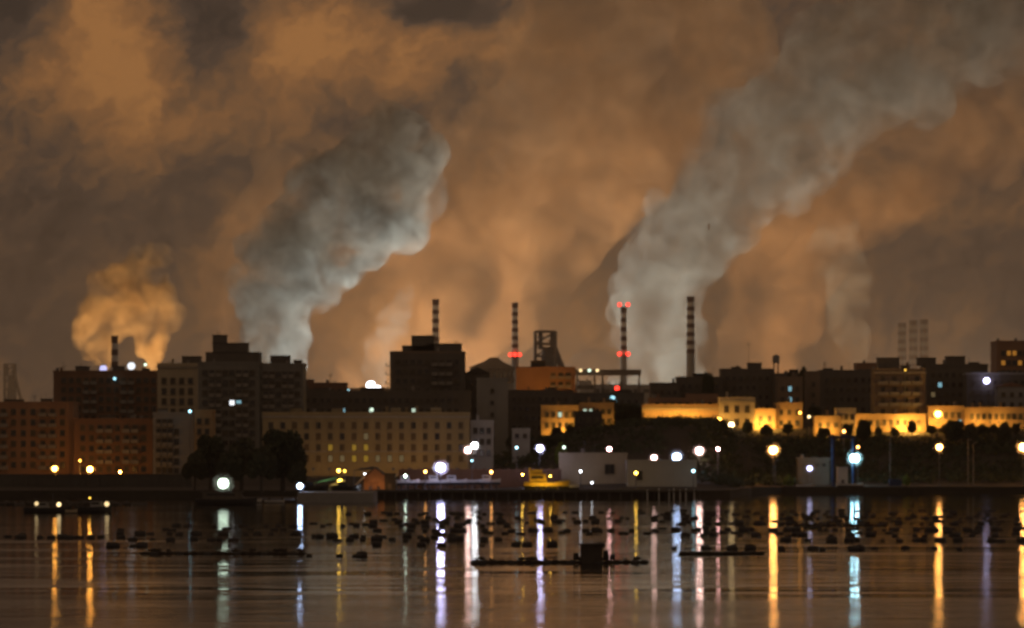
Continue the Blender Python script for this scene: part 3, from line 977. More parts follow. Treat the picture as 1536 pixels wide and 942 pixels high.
lamp('faint greenish lamp pair member on the cream block corner, near the amber steam', 218, 547, 1302, 'green', .48, 2.2, name='roof_floodlight', visor=1)
# the pier floodlight and the marina
lamp('very bright greenish white floodlight on a mast at the pier beside dark trees', 335, 725, 985, 'green', 1.2, 6, name='pier_floodlight', pole=.16, base=.2)
lamp('blue white lamp at the end of the grey concrete pier', 450, 729, 985, 'blue', .55, 45, base=.2)
lamp('orange lamp above the yellow stall at the marina', 508, 706, 1075, 'yellow', .5, 14)
lamp('second orange strip lamp just right of the orange lamp at the marina', 517, 706.5, 1075, 'yellow', .42, 5)
lamp('bright yellow lamp under the green awning at the marina', 510, 722, 1058, 'yellow', .55, 16)
lamp('small white lamp on top of the white draped boat', 547, 711, 1055, 'white', .26, 9)
lamp('white lamp over the moored white boats, left of the big white quay lamp', 608, 714, 1056, 'green', .36, 20)
lamp('orange lamp just left of the big bluish white quay lamp', 638, 707.5, 1070, 'orange', .42, 14)
lamp('big bluish white quay lamp in front of the barracks', 661, 701, 1060, 'violet', .95, 75)
lamp('pinkish white floodlight, lower left one of the pair at the barracks corner', 702, 675, 1085, 'pinkw', .72, 40)
lamp('white floodlight, upper right one of the pair at the barracks corner', 712, 668, 1090, 'white', .72, 45)
lamp('tiny cyan lamp below the floodlight pair at the barracks corner', 708, 691, 1080, 'cyan', .26, 6)
lamp('orange lamp on the red-lit quay road, left of the yellow boat', 737, 708, 1072, 'orange', .42, 16)
lamp('small cyan lamp in the dark ground below the grey slab', 775, 671.5, 1110, 'cyan', .36, 7)
lamp('violet white lamp on a tall pole above the yellow boat', 810, 672.5, 1080, 'violet', .72, 55)
lamp('pale green lamp among dark bushes behind the warehouse', 846, 671, 1120, 'green', .45, 3.2)
lamp('small white lamp on the beige warehouse front', 871, 707, 1084, 'white', .34, 9)
lamp('low white lamp on the quay edge under the beige warehouse', 888, 724, 1060, 'white', .34, 5)
lamp('pink lamp above the beige warehouse roof', 914, 673.5, 1110, 'pink', .55, 30)
lamp('orange lamp between the two warehouses', 954, 709.5, 1066, 'yellow', .46, 16)
lamp('pinkish white lamp above the left end of the pale blank warehouse', 981, 686.5, 1094, 'pinkw', .68, 20)
lamp('big bluish white lamp above the pale blank warehouse', 1015, 685.5, 1094, 'blue', .98, 26)
lamp('small cyan lamp on the right corner of the pale blank warehouse', 1040, 706.5, 1070, 'cyan', .42, 8)
lamp('big orange pink lamp right of the pale blank warehouse', 1049, 676, 1120, 'pinkw', .85, 45)
lamp('smaller pink lamp right of the big orange pink lamp', 1077, 673.5, 1125, 'pink', .5, 30)
lamp('bright orange lamp alone in the dark below the palazzo', 1160, 675, 1150, 'orange', .95, 85)
lamp('violet lamp beside the small grey boat shed', 1214.5, 702.5, 1141, 'violet', .7, 6)
lamp('intense cyan blue lamp by the blue gantry and white kiosk', 1282, 687, 1148, 'cyan', 1.1, 55)
lamp('small orange lamp just above the intense cyan blue lamp', 1287, 670.5, 1165, 'orange', .42, 14)
lamp('orange lamp with a pink core in the dark slope right of the gantry', 1409, 670.5, 1155, 'orange', .72, 60)
lamp('orange lamp cut by the right edge of the picture', 1535, 670.5, 1155, 'orange', .95, 75)
lamp('white spot lamp on the dark roofs at upper right', 1480, 571, 1318, 'violet', .95, 9, name='roof_floodlight')
lamp('small white lamp in the dark gap right of the golden fronts', 1213.5, 625, 1252, 'warm', .48, 4)
lamp('bright golden street lamp in front of the palazzo', 1078, 630, 1252, 'sodium', .75, 30)
lamp('golden lamp at ground level, just right and below the palazzo street lamp', 1097, 637, 1246, 'warm', .75, 14)
lamp('small golden lamp on the right corner of the low golden front', 1200, 619, 1262, 'sodium', .42, 14)
lamp('small peach lamp at the edge of the slope under the gatehouse', 1266, 647, 1225, 'orange', .48, 12)
lamp('bright golden street lamp right of the five-storey facade', 1407, 621, 1250, 'sodium', .92, 40)
lamp('pale cyan white lamp among round dark tree crowns at right', 1440, 632.5, 1240, 'cyan', .55, 2.5)
lamp('red warning lamp on a short mast left of the pale chimney foot', 925.5, 582.5, 1360, 'red', .75, 5, name='warning_lamp')
lamp('pale blue lamp under the dark ridge near the red warning lamp', 919, 597, 1340, 'cyan', .75, 1.6, name='wall_lamp')
lamp('small greenish window lamp on the roof line behind the barracks', 558, 614, 1240, 'green', .5, 1.5, name='wall_lamp')
lamp('tiny warm lamp high on the dark block right of the five-storey facade', 1358, 555, 1262, 'yellow', .36, 2, name='wall_lamp')
lamp('blue white works floodlight low on the skyline beside the rust roofed house', 521, 587, 3000, 'cyan', 1.5, 4, name='works_floodlight', pole=.5)
lamp('white works floodlight low on the skyline at the foot of the steam wisp', 556, 578, 3000, 'white', 3.0, 9, name='works_floodlight', pole=.5)
lamp('second white works floodlight touching the foot of the steam wisp', 566, 584, 3000, 'white', 2.8, 9, name='works_floodlight', pole=.5)


def washers(lst, label='low unseen sodium floodlight at the foot of a golden old town wall', grp='unseen floodlights washing the old town walls', col='sodium'):
    for (px, py, Y, s) in lst:
        x, z = X(px, Y), Zp(py, Y)
        g = ground_z(x, Y) - .2
        o = root('unseen_floodlight', (x, Y, g), label, 'floodlight', grp)
        b = MB().box(-.25, .25, -.2, .15, 0, .18).tube((0, 0, .18), (0, 0, z - g), .06, .06, 6)
        b.box(-.45, .45, -.42, -.36, z - g - .4, z - g + .42)  # plate on the viewer's side keeps the bulb unseen
        b.build('bracket', STEEL, o)
        MB().ball((0, 0, z - g), .34, 1).build('bulb', lampmat(col, s), o)


OLD_TOWN = ((966, 1078, 1262, 1.0), (1080, 1131, 1260, 2.2), (1134, 1162, 1262, 1.2), (1165, 1203, 1266, 1.0), (1224, 1254, 1250, 1.1), (1256, 1283, 1254, 2.0),
            (1286, 1388, 1258, 1.5), (1394, 1445, 1264, 1.3), (1448, 1536, 1268, 1.1), (814, 867, 1262, 1.1), (872, 920, 1275, .5))
rnd = random.Random(17)
for (p0, p1, Yw, k) in OLD_TOWN:
    n_ = max(2, round((p1 - p0) / 21))
    for i in range(n_):
        px = p0 + (p1 - p0) * (i + .5 + rnd.uniform(-.3, .3)) / n_
        Yl = Yw - rnd.uniform(2.2, 3.6)
        z = ground_z(X(px, Yl), Yl) + rnd.uniform(1.0, 2.4)
        washers([(px, HOR - (z - CAM_H) / (K * Yl), Yl, round(k * rnd.choice((30, 110, 300, 700))))], col='gold')

washers([(px, 703.5, 1120, 30 + (px * 7) % 25) for px in range(470, 700, 24)], 'added unseen sodium fill light behind the quay parapet, brightening the yellowish barracks', 'added fill lights for the barracks', 'straw')  # sodium lights added out of sight to brighten the barracks
washers([(px, 586, 1404, 230) for px in (786, 800, 816, 832, 848)], 'added unseen sodium fill light on the roofs below the orange office block', 'added fill lights for the orange office block')  # unseen lights added to turn the office block orange

washers([(806, 731.5, 1044, 70), (822, 731.5, 1044, 70), (838, 731.5, 1044, 30)], 'added unseen yellow fill light on the quay, brightening the yellow fishing vessel', 'added fill lights at the yellow vessel', 'yellow')  # unseen lights added to brighten the vessel
washers([(568, 732, 1046.5, 70), (556, 732, 1046.5, 25)], 'added unseen orange fill light in front of the boathouse', 'added fill lights at the boathouse', 'orange')  # these and the next three are added, unseen, to brighten the marina
washers([(540, 732, 1045.5, 25)], 'added unseen white fill light in front of the white draped boat cover', None, 'white')
washers([(487, 731, 1050, 30)], 'added unseen green fill light under the green awning', None, 'green')
washers([(505, 731, 1053, 80)], 'added unseen yellow fill light under the stall awning', None, 'yellow')

# works floodlights that light the smoke from the ground: masts hidden behind the skyline
SMOKE_LIGHT = []


def smoke_mast(px, py, Y, col, watts, label):
    x, z = X(px, Y), Zp(py, Y)
    g = ground_z(x, Y) - .5
    o = root('floodlight_mast', (x, Y, g), label, 'floodlight', 'works floodlight masts')
    MB().tube((0, 0, 0), (0, 0, z - g), .7, .4, 8).build('pole', STEEL, o)
    b = MB()
    for i in range(4):
        b.box(-3 + i * 1.6, -1.8 + i * 1.6, -.6, .6, z - g, z - g + 1.2)
    b.build('lamp_head', STEEL, o)
    ld = bpy.data.lights.new('floodlight', 'POINT')
    ld.energy = watts
    ld.color = col
    ld.shadow_soft_size = 2.0
    lo = bpy.data.objects.new('floodlight', ld)
    COL.objects.link(lo)
    lo.parent = o
    lo.location = (0, -1, z - g + 4)


PALEO = (1.0, .62, .32)
ORG = (1.0, .44, .12)
COOL, COOLG, WARM, AMB = (.86, .97, 1.0), (.86, .98, .96), (1.0, .85, .6), (1.0, .55, .20)
for a in ((490, 596, 3900, COOL, 1.22e+05), (560, 598, 3960, COOL, 2.95e+05), (650, 598, 3960, COOL, 5.41e+05), (740, 600, 3960, COOL, 1.28e+06), (300, 598, 3800, COOL, 2.04e+05),
          (1075, 598, 3850, COOLG, 1.66e+05), (1130, 598, 3960, COOLG, 2.92e+05), (1230, 600, 3960, COOLG, 3.74e+05), (1350, 600, 3960, COOLG, 5e+05), (900, 598, 3800, WARM, 5.61e+05),
          (195, 598, 3150, AMB, 6.0e5), (120, 598, 3150, AMB, 1.6e5), (275, 600, 3180, AMB, 1.6e5), (562, 600, 3650, COOLG, 3.2e5), (1292, 600, 3650, AMB, 1.6e5),
          (545, 600, 4300, ORG, 7.88e+05), (640, 600, 4300, PALEO, 1.01e+06), (760, 600, 4300, ORG, 1.24e+06), (880, 600, 4300, PALEO, 1.12e+06), (1150, 600, 4300, ORG, 7.88e+05), (1290, 600, 4300, ORG, 1.01e+06),
          (1420, 600, 4300, ORG, 1.12e+06), (335, 600, 4350, ORG, 3.38e+05), (1480, 600, 3960, COOLG, 7.34e+05)):
    smoke_mast(*a, 'works floodlight mast at the foot of the smoke, hidden by the roofs')

# ------------------------------------------------------------------ trees


def crown_mesh(seed, lobes, n, leaf, mt):
    rnd = random.Random(seed)
    bm = bmesh.new()
    for _ in range(n):
        lx, ly, lz, lr = rnd.choice(lobes)
        d = Vector((rnd.gauss(0, 1), rnd.gauss(0, 1), rnd.gauss(0, 1))).normalized() * (rnd.random() ** .45) * lr
        c = Vector((lx, ly, lz)) + Vector((d.x, d.y, d.z * .85))
        if noise.noise(c * 1.6) < -.42:
            continue
        a = Vector((rnd.gauss(0, 1), rnd.gauss(0, 1), rnd.gauss(0, 1))).normalized()
        q = a.orthogonal().normalized()
        s = leaf * rnd.uniform(.6, 1.5)
        p = a.cross(q)
        vs = [bm.verts.new(c + q * s), bm.verts.new(c + p * s * .55), bm.verts.new(c - q * s), bm.verts.new(c - p * s * .55)]
        bm.faces.new(vs)
    me = bpy.data.meshes.new('crown')
    bm.to_mesh(me)
    bm.free()
    me.materials.append(mt)
    return me


def trunk_mesh(seed, lobes, h):
    rnd = random.Random(seed)
    b = MB()
    b.tube((0, 0, 0), (.02, .01, h), .05, .035, 8)
    for (x, y, z, r) in lobes:
        b.tube((.02, .01, h * .9), (x * .8, y * .8, z), .028, .008, 6)
    return b.mesh('trunk', BARK)


LB1 = [(0, 0, .62, .30), (.2, .05, .5, .24), (-.22, .02, .5, .24), (.1, -.15, .72, .22), (-.12, .1, .76, .2), (0, .1, .42, .26)]
LB2 = [(0, 0, .55, .28), (.26, 0, .42, .2), (-.25, .06, .46, .22), (.12, .1, .74, .2), (-.1, -.1, .68, .2), (.3, -.1, .6, .14)]
LB3 = [(0, 0, .3, .32), (.3, 0, .24, .22), (-.3, 0, .26, .24), (0, .2, .3, .3)]
CR = [crown_mesh(1, LB1, 8500, .030, LEAF), crown_mesh(2, LB2, 8000, .032, LEAF2), crown_mesh(3, LB3, 3400, .034, LEAF), crown_mesh(4, LB3, 2400, .04, LIMEL)]
TR = [trunk_mesh(1, LB1, .4), trunk_mesh(2, LB2, .36), trunk_mesh(3, LB3, .14), trunk_mesh(3, LB3, .14)]


def tree(label, px, ytop, Y, wpx, kind, name='tree', cat='tree', group=None, base=None):
    x = X(px, Y)
    g = ground_z(x, Y) - .25 if base is None else base
    h = Zp(ytop, Y) - g
    wd = wpx * K * Y
    r = root(name, (x, Y, g), label, cat, group)
    hk = (.95, .92, .62, .62)[kind]
    wk = (.92, .95, 1.1, 1.1)[kind]
    for nm, me in (('crown', CR[kind]), ('trunk', TR[kind])):
        o = link_mesh(nm, me, r)
        o.scale = (wd / wk, wd / wk, h / hk)
    r.rotation_euler.z = (px * 1.7) % .5
    return r


tree('big round dark tree in front of the left end of the barracks', 424, 641, 1020, 80, 0)
tree('broad dark tree left of the big round tree, behind the bright pier floodlight', 362, 656, 1040, 70, 1)
tree('dark tree partly hiding the ochre slice of a block', 316, 650, 1060, 56, 0)
tree('low dark tree at the left end of the tree group by the pier floodlight', 292, 676, 1050, 40, 1)
tree('low dark bushy tree between the broad tree and the big round tree', 392, 668, 1012, 50, 1)
tree('small dark tree tucked behind the tree group, lit from the pier', 345, 674, 1015, 46, 1)
tree('thin dark tree under the right foot of the big round tree', 446, 690, 1015, 30, 1)
tree('stubby tree crown on the dark roof terrace near the tallest striped chimney', 1062, 556, 1345, 22, 0)
tree('round tree crown poking above the dark block with the thin mast', 1186, 556, 1340, 20, 0)
tree('ragged palm-like crown above the dark roofs left of the pale strip of wall', 1203, 549, 1340, 22, 1)
tree('dark shrub tree breaking the golden light left of the five-storey facade', 1296, 628, 1238, 26, 0)
tree('dark tree in front of the golden front right of the five-storey facade', 1432, 628, 1236, 34, 0)
tree('second round dark tree crown beside the pale cyan lamp', 1455, 634, 1236, 28, 1)
tree('dark tree in front of the long golden front near the right edge', 1506, 632, 1238, 26, 1)
for px_, yt_ in ((972, 632), (998, 634), (1022, 633), (1050, 631), (1088, 636), (1122, 633), (1150, 631), (1182, 632), (1236, 640), (1272, 638), (1318, 634), (1342, 636), (1368, 633), (1398, 634), (1418, 636), (1474, 634), (1490, 636), (1524, 633), (835, 636), (856, 635)):
    tree('dark bush silhouetted against a golden old town wall', px_, yt_ - 3 + px_ * 5 % 8, 1246 if px_ > 1215 and px_ < 1290 else 1251, 11 + px_ * 7 % 15, (px_ // 2) % 3, name='bush', cat='bush', group='bushes under the golden walls')
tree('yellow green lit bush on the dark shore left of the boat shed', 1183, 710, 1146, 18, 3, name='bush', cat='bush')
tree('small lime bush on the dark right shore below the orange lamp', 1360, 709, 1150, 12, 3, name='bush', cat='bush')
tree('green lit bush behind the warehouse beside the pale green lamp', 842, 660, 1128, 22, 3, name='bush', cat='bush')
for (px, yt, Y, wpx, kd, lb) in ((905, 598, 1325, 70, 1, 'wide dark tree on the ridge between the golden strip and the rampart house'), (945, 604, 1300, 52, 0, 'dark tree touching the left end of the rampart house'),
                                 (780, 640, 1180, 44, 1, 'dark tree in the unlit ground below the dark terrace'), (820, 652, 1170, 40, 0, 'dark tree below the small golden house'),
                                 (890, 640, 1215, 46, 0, 'dark tree under the low black building'), (940, 646, 1210, 50, 1, 'dark tree on the slope under the left end of the rampart house'),
                                 (1222, 608, 1300, 24, 0, 'narrow dark tree in the gap right of the golden fronts')):
    tree(lb, px, yt, Y, wpx, kd)


def slope_cover():
    """unlit scrub on the slope under the old town: one mass"""
    rnd = random.Random(5)
    bm = bmesh.new()
    for n_ in range(2300):
        px = rnd.uniform(740, 1580)
        Y = rnd.uniform(1165, 1243) if px > 1000 else rnd.uniform(1130, 1240)
        if n_ > 1900:
            px, Y = rnd.uniform(1040, 1200), rnd.uniform(1085, 1170)
            if Y < shore(X(px, Y)) + 8 or (px < 1050 and Y < 1100):
                continue
        elif n_ > 1500:
            px, Y = rnd.uniform(940, 1570), rnd.uniform(1228, 1246)
        x = X(px, Y)
        z = ground_z(x, Y)
        R = rnd.uniform(.8, 2.3)
        for _k in range(26):
            c = Vector((x, Y, z + R * .35)) + Vector((rnd.gauss(0, .5), rnd.gauss(0, .5), abs(rnd.gauss(0, .45)))) * R
            a = Vector((rnd.gauss(0, 1), rnd.gauss(0, 1), rnd.gauss(0, 1))).normalized()
            q = a.orthogonal().normalized()
            p = a.cross(q)
            s = rnd.uniform(.25, .6)
            bm.faces.new([bm.verts.new(c + q * s), bm.verts.new(c + p * s * .6), bm.verts.new(c - q * s), bm.verts.new(c - p * s * .6)])
    me = bpy.data.meshes.new('scrub')
    bm.to_mesh(me)
    bm.free()
    me.materials.append(LEAF)
    tag(link_mesh('scrub', me), 'dark scrub covering the unlit slope under the old town', 'scrub', kind='stuff')


slope_cover()

# ------------------------------------------------------------------ quays, walls, piers


def single(name, label, cat, m_, b, loc=(0, 0, 0), group=None):
    return tag(b.build(name, m_, None, loc), label, cat, group)


xa, xb, Y0 = X(-60, 1100), X(287, 1100), 1100
b = MB().box(0, xb - xa, 0, 1.2, -2, Zp(713, Y0) + 0)
b.box(-.2, xb - xa + .2, -.25, 1.45, Zp(713, Y0) + .003, Zp(713, Y0) + .35)
for i in range(16):
    q = (xb - xa) * (i + .5) / 16
    b.box(q - .5, q + .5, -.5, -.003, -2, Zp(713, Y0) - .8)
single('sea_wall', 'long dark sea wall with buttresses under the left promenade', 'wall', CONC, b, (xa, Y0, 0))
# red-lit parapet of the quay road
xa, xb, Y0 = X(598, 1085), X(842, 1085), 1085
g0 = ground_z(X(720, Y0), Y0)
b = MB().box(0, xb - xa, 0, .5, -1.5, Zp(704, Y0) - g0)
for i in range(20):
    q = (xb - xa) * (i + .5) / 20
    b.box(q - .3, q + .3, -.15, -.003, -1.4, Zp(704, Y0) - g0 + .3)
single('road_parapet', 'long reddish parapet wall of the quay road in front of the barracks', 'wall', RUST, b, (xa, Y0, g0))
# quay edge
b = MB()
for i in range(30):
    x = X(560, SHORE) + i * 3.05
    b.tube((x, -.25, -1.5), (x, -.25, 1.6), .22, .22, 8)
b.box(X(556, SHORE), X(1045, SHORE), -.6, 0.6, 1.75, 2.45)
single('quay_edge', 'dark concrete quay edge with fender piles along the middle shore', 'quay', CONC, b, (0, SHORE - .7, 0))
# jetty with white piles
r = root('jetty', (X(1006, 1034), 1034, 0), 'small jetty on white piles under the pale blank warehouse', 'jetty')
jw = 36 * K * 1034
MB().box(-jw, jw, -2.5, 6, 1.9, 2.25).build('deck', WOOD, r)
for i, q in enumerate((-.98, -.5, -.08, .12, .38, .62, .97)):
    MB().tube((q * jw, -2.2, -1.2), (q * jw, -2.2, 2.9 if i % 2 else 2.5), .2, .18, 8).build('pile', WPAINT, r)
# piers on the left
r = root('pier', (X(503, 968), 968, 0), 'low grey concrete pier with the blue white lamp at its end', 'pier')
pw = 57 * K * 968
MB().box(-pw, pw, 0, 30, -.6, Zp(739, 968)).build('deck', GREYC, r)
for q in (-.8, -.4, 0, .4, .8):
    MB().tube((q * pw, .8, -1.5), (q * pw, .8, -.62), .5, .5, 8).build('pile', CONC, r)
r = root('pier', (X(385, 975), 975, 0), 'dark timber landing stage under the bright pier floodlight', 'pier')
pw = 64 * K * 975
MB().box(-pw, pw, 0, 75, .05, .55).build('deck', WOOD, r)
for q in (-.9, -.6, -.3, 0, .3, .6, .9):
    MB().tube((q * pw, -.2, -1.5), (q * pw, -.2, 1.3), .2, .18, 8).build('pile', WOOD, r)
# dark low breakwater on the far left
b = MB()
rnd = random.Random(11)
for i in range(150):
    x = X(-60, 930) + i * .3
    b.ball((x, rnd.uniform(-1.5, 1.5), rnd.uniform(-.2, .5)), rnd.uniform(.5, 1.0), 1, 0, (1.2, 1, .8))
single('breakwater', 'low line of dark rocks in the water at the far left edge', 'breakwater', mat('wet rock', (.06, .055, .05), .7, .4, .8, streak=False), b, (0, 930, 0))


# ------------------------------------------------------------------ boats
def hull_mesh(L, B, H, name='hull', mats=None):
    """lofted hull, bow toward +x; keel at z=-0.3H"""
    bm = bmesh.new()
    st = [(-.5, .72, .95), (-.35, .92, .88), (-.1, 1.0, .82), (.15, .95, .86), (.33, .66, .98), (.45, .28, 1.12), (.5, .03, 1.2)]
    rings = []
    for (fx, fb, fh) in st:
        y = B / 2 * fb
        rings.append([bm.verts.new(p) for p in ((fx * L, -y, H * fh), (fx * L * .985, -y * .86, H * .25), (fx * L * .95, -y * .25, -.3 * H),
                                                (fx * L * .95, y * .25, -.3 * H), (fx * L * .985, y * .86, H * .25), (fx * L, y, H * fh))])
    for a, c in zip(rings[:-1], rings[1:]):
        for i in range(5):
            bm.faces.new((a[i], a[i + 1], c[i + 1], c[i])).material_index = 1 if i in (1, 2, 3) else 0
        bm.faces.new((a[5], a[0], c[0], c[5]))
    bm.faces.new(rings[0])
    bm.faces.new(rings[-1][::-1])
    bmesh.ops.recalc_face_normals(bm, faces=bm.faces)
    me = bpy.data.meshes.new(name)
    bm.to_mesh(me)
    bm.free()
    for mt in mats:
        me.materials.append(mt)
    return me


def boat(label, px, Y, L, B, H, rz, hm, cabin=None, cm=None, mast=0, canopy=None, lamps=(), z=0.0, name='boat', cat='boat', group=None):
    r = root(name, (X(px, Y), Y, z), label, cat, group, rz)
    link_mesh('hull', hull_mesh(L, B, H, 'hull', [hm, DHULL]), r)
    if cabin:
        cx, cl, ch = cabin
        b = MB().prism([(cx - cl / 2, H * .8), (cx + cl / 2, H * .8), (cx + cl * .38, H * .8 + ch), (cx - cl / 2, H * .8 + ch)], -B * .34, B * .34)
        c_ = b.build('cabin', cm or hm, r)
        MB().box(cx - cl * .4, cx + cl * .25, -B * .34 - .03, -B * .34 - .004, H * .8 + ch * .5, H * .8 + ch * .85).build('window', GLASS, c_)
        MB().box(cx - cl * .56, cx + cl * .46, -B * .38, B * .38, H * .8 + ch + .003, H * .8 + ch + .12).build('cabin_roof', cm or hm, r)
    if canopy:
        c0, c1, ch = canopy
        b = MB().box(c0, c1, -B * .42, B * .42, H + ch, H + ch + .1)
        for x in (c0 + .1, c1 - .1):
            for y in (-B * .4, B * .4):
                b.tube((x, y, H * .7), (x, y, H + ch), .04, .04, 5)
        b.build('canopy', WHITEC if cm is WPAINT else WOOD, r)
    if mast:
        b = MB().tube((.1 * L, 0, H * .7), (.1 * L, 0, mast), .09, .05, 6)
        b.tube((.1 * L, 0, mast * .5), (-.3 * L, 0, mast * .75), .05, .04, 5)
        b.build('mast', STEEL, r)
    for (lx, lz, c, q, s) in lamps:
        MB().ball((lx, -B * .35, lz), q, 2).build('cabin_lamp', lampmat(c, s), r)
    return r


# yellow vessel on the quay
r = boat('yellow floodlit fishing vessel with a stepped cabin on the quay', 820, 1048, 12.5, 3.6, 1.7, 0, YLIT, (-2.2, 5.0, 2.2), YLIT, 6.5, None, ((-6.6, 3.6, 'yellow', .2, 70), (1.0, 3.2, 'yellow', .16, 60)), z=2.9)
MB().prism([(-4.2, 3.55), (-.9, 3.55), (-1.3, 4.9), (-4.2, 4.9)], -.95, .95).build('wheelhouse', YLIT, r)
MB().tube((-4.4, 0, 3.3), (-4.6, 0, 5.4), .35, .3, 10).build('funnel', YLIT, r)
for i in range(3):
    MB().box(-5 + i * 3.6, -4.4 + i * 3.6, -1.3, 1.3, -.9, -.2).build('cradle', WOOD, r)
boat('white launch behind the bow of the yellow vessel', 850, 1049, 7, 2.4, 1.1, 0, WPAINT, (-1, 2.2, 1.1), WPAINT, 0, z=2.7)
for i, (px, Y, L, rz, lb, cab) in enumerate(((612, 1070, 6.5, .2, 'pale green lit boat ashore under the small white lamp, with a cuddy', 1), (634, 1073, 6.0, -.1, 'low pale boat hull ashore left of the big bluish white lamp', 0),
                                             (655, 1072, 7.5, .05, 'white motor boat ashore directly under the big bluish white lamp', 1), (682, 1074, 7.0, 0, 'white boat ashore right of the big bluish white lamp', 1),
                                             (712, 1075, 6.5, .1, 'greyish white boat ashore below the orange road lamp', 0), (735, 1074, 6.0, -.1, 'small white boat ashore nearest the dark hut left of the yellow vessel', 1))):
    r = boat(lb, px, Y, L, 2.2, 1.2, rz, WPAINT, (-.8, 2.6, 1.2) if cab else None, WPAINT, 0, z=ground_z(X(px, Y), Y) + 1.5)
    for q in (-.3, 0, .3):
        MB().box(q * L - .15, q * L + .15, -.9, .9, -1.6, .02).build('stand', WOOD, r)
boat('white open boat moored under the bright pier floodlight', 366, 968, 9.0, 2.6, .9, .05, WPAINT, (-2.2, 2.0, 1.0), WPAINT, 0)
boat('added dark covered barge below the bright pier floodlight', 340, 940, 15.0, 4.2, 1.5, .03, DHULL, (-.6, 10.5, 1.9), DARKP, 0)  # placed and shaped to block the floodlight's streak on the water
boat('pale skiff moored at the right end of the timber landing stage', 412, 966, 5.0, 1.8, .7, 0, WPAINT)
boat('dark work boat with two amber lamps, leftmost of the moored boats', 72, 830, 10.5, 3.2, 1.3, .06, DHULL, (-1.2, 3.0, 1.2), GREYC, 4.2, (-4.6, 4.0, 1.5), ((-2.4, 2.0, 'warm', .45, 1.2), (2.4, 1.8, 'warm', .48, 2.6)))
boat('pale skiff hanging beside the dark work boat with two amber lamps', 107, 822, 2.6, 1.5, .9, 0, CREAM)
boat('dark work boat with one amber stern lamp, second boat from the left', 140, 830, 8.0, 3.0, 1.5, -.05, DHULL, (.8, 2.6, 1.2), GREYC, 3.6, (-3.6, 3.0, 1.4), ((3.1, 1.9, 'warm', .55, 1.4), (-.6, 3.2, 'yellow', .22, 3.5)))
boat('white boat drawn up beside the white kiosk on the right shore', 1275, 1139, 8.0, 2.4, 1.0, .05, WPAINT, None, None, 0, z=2.2)
boat('small pale boat with a cyan glint beside the boat shed', 1182 + 25, 1138, 5.0, 1.8, .8, 0, WPAINT, z=2.0)
for (px, lb) in ((520, 'dark covered boat ashore below the yellow marina lamp'), (470, 'dark boat hull ashore left of the yellow marina lamp')):
    boat(lb, px, 1046, 8.0, 2.6, 1.2, 0, DHULL, (-1, 2.5, 1.0), DHULL, 3.0, z=2.4)

# ------------------------------------------------------------------ marina huts and awnings
r = root('boathouse', (X(561, 1050), 1050, 1.8), 'small gabled orange brown boathouse with a dark roof at the marina', 'boathouse')
bw = 16 * K * 1050
MB().prism([(-bw, 0), (bw, 0), (bw, 4.2), (bw * .1, 6.4), (-bw, 3.6)], 0, 9).build('wall', TERRA, r)
MB().prism([(-bw - .4, 3.62), (bw * .1, 6.42), (bw + .4, 4.22), (bw + .4, 4.5), (bw * .1, 6.75), (-bw - .4, 3.9)], -.5, 9.5).build('roof', SOOTY, r)
MB().box(-1.0, 1.2, -.12, -.004, 0, 2.6).build('door', RUST, r)
r = root('kiosk', (X(585, 1050), 1050, 1.8), 'narrow black kiosk right of the orange brown boathouse', 'kiosk')
MB().box(-1.5, 1.5, 0, 3, 0, 4.8).build('wall', SOOTY, r)
MB().box(-1.8, 1.8, -.3, 3.3, 4.803, 5.0).build('roof', SOOTY, r)
MB().box(-.5, .5, -.08, -.004, .05, 2.2).build('door', DARKP, r)


def awning(label, p0, p1, Y, h0, h1, m_, d=3.0):
    x0, x1 = X(p0, Y), X(p1, Y)
    cx = (x0 + x1) / 2
    g = ground_z(cx, Y)
    r = root('awning', (cx, Y, g), label, 'awning')
    z0, z1 = Zp(h0, Y) - g, Zp(h1, Y) - g
    a, c = x0 - cx, x1 - cx
    MB().prism([(a, z0), (c, z1), (c, z1 + .9), (a, z0 + .15)], 0, d).build('cloth', m_, r)
    for x, z in ((a + .2, z0), (c - .2, z1)):
        for y in (.1, d - .1):
            MB().tube((x, y, -.3), (x, y, z), .05, .05, 6).build('post', STEEL, r)
    return r


awning('green sloping awning lit from below at the marina', 471, 506, 1052, 725, 719, GREENC)
awning('white draped boat cover slanting up to a small lamp, left of the boathouse', 529, 547, 1048, 733, 716, WHITEC)
awning('dark flat awning above the boathouse roof at the marina', 530, 560, 1066, 706, 704, SOOTY)
awning('yellow lit stall awning at the marina', 494, 517, 1056, 729, 724, WHITEC)

# right shore: blue gantry, kiosk
Y0 = 1146
g0 = ground_z(X(1266, Y0), Y0)
r = root('gantry_crane', (X(1266, Y0), Y0, g0), 'blue steel boat gantry beside the intense cyan blue lamp', 'crane')
gx, gz = 15.5 * K * Y0, Zp(657, Y0) - g0
for sx in (-1, 1):
    MB().box(sx * gx - .3, sx * gx + .3, 0, .6, 0, gz).box(sx * gx - .3, sx * gx + .3, 5.4, 6, 0, gz).box(sx * gx - .25, sx * gx + .25, .6, 5.4, .6, 1.1).build('leg', BLUEP, r)
MB().box(-gx - .8, gx + .8, .05, .55, gz + .003, gz + .7).box(-gx - .8, gx + .8, 5.45, 5.95, gz + .003, gz + .7).build('beam', BLUEP, r)
MB().box(-.6, .6, -.1, 6.1, gz + .72, gz + 1.3).tube((0, 3, gz + .72), (0, 3, gz - 2.2), .05, .05, 6).build('hoist', STEEL, r)
g0 = ground_z(X(1264, 1142), 1142)
r = root('kiosk', (X(1264, 1142), 1142, g0), 'white cube kiosk between the gantry legs', 'kiosk')
MB().box(-1.55, 1.55, 0, 3, 0, Zp(701, 1142) - g0).build('wall', WPAINT, r)
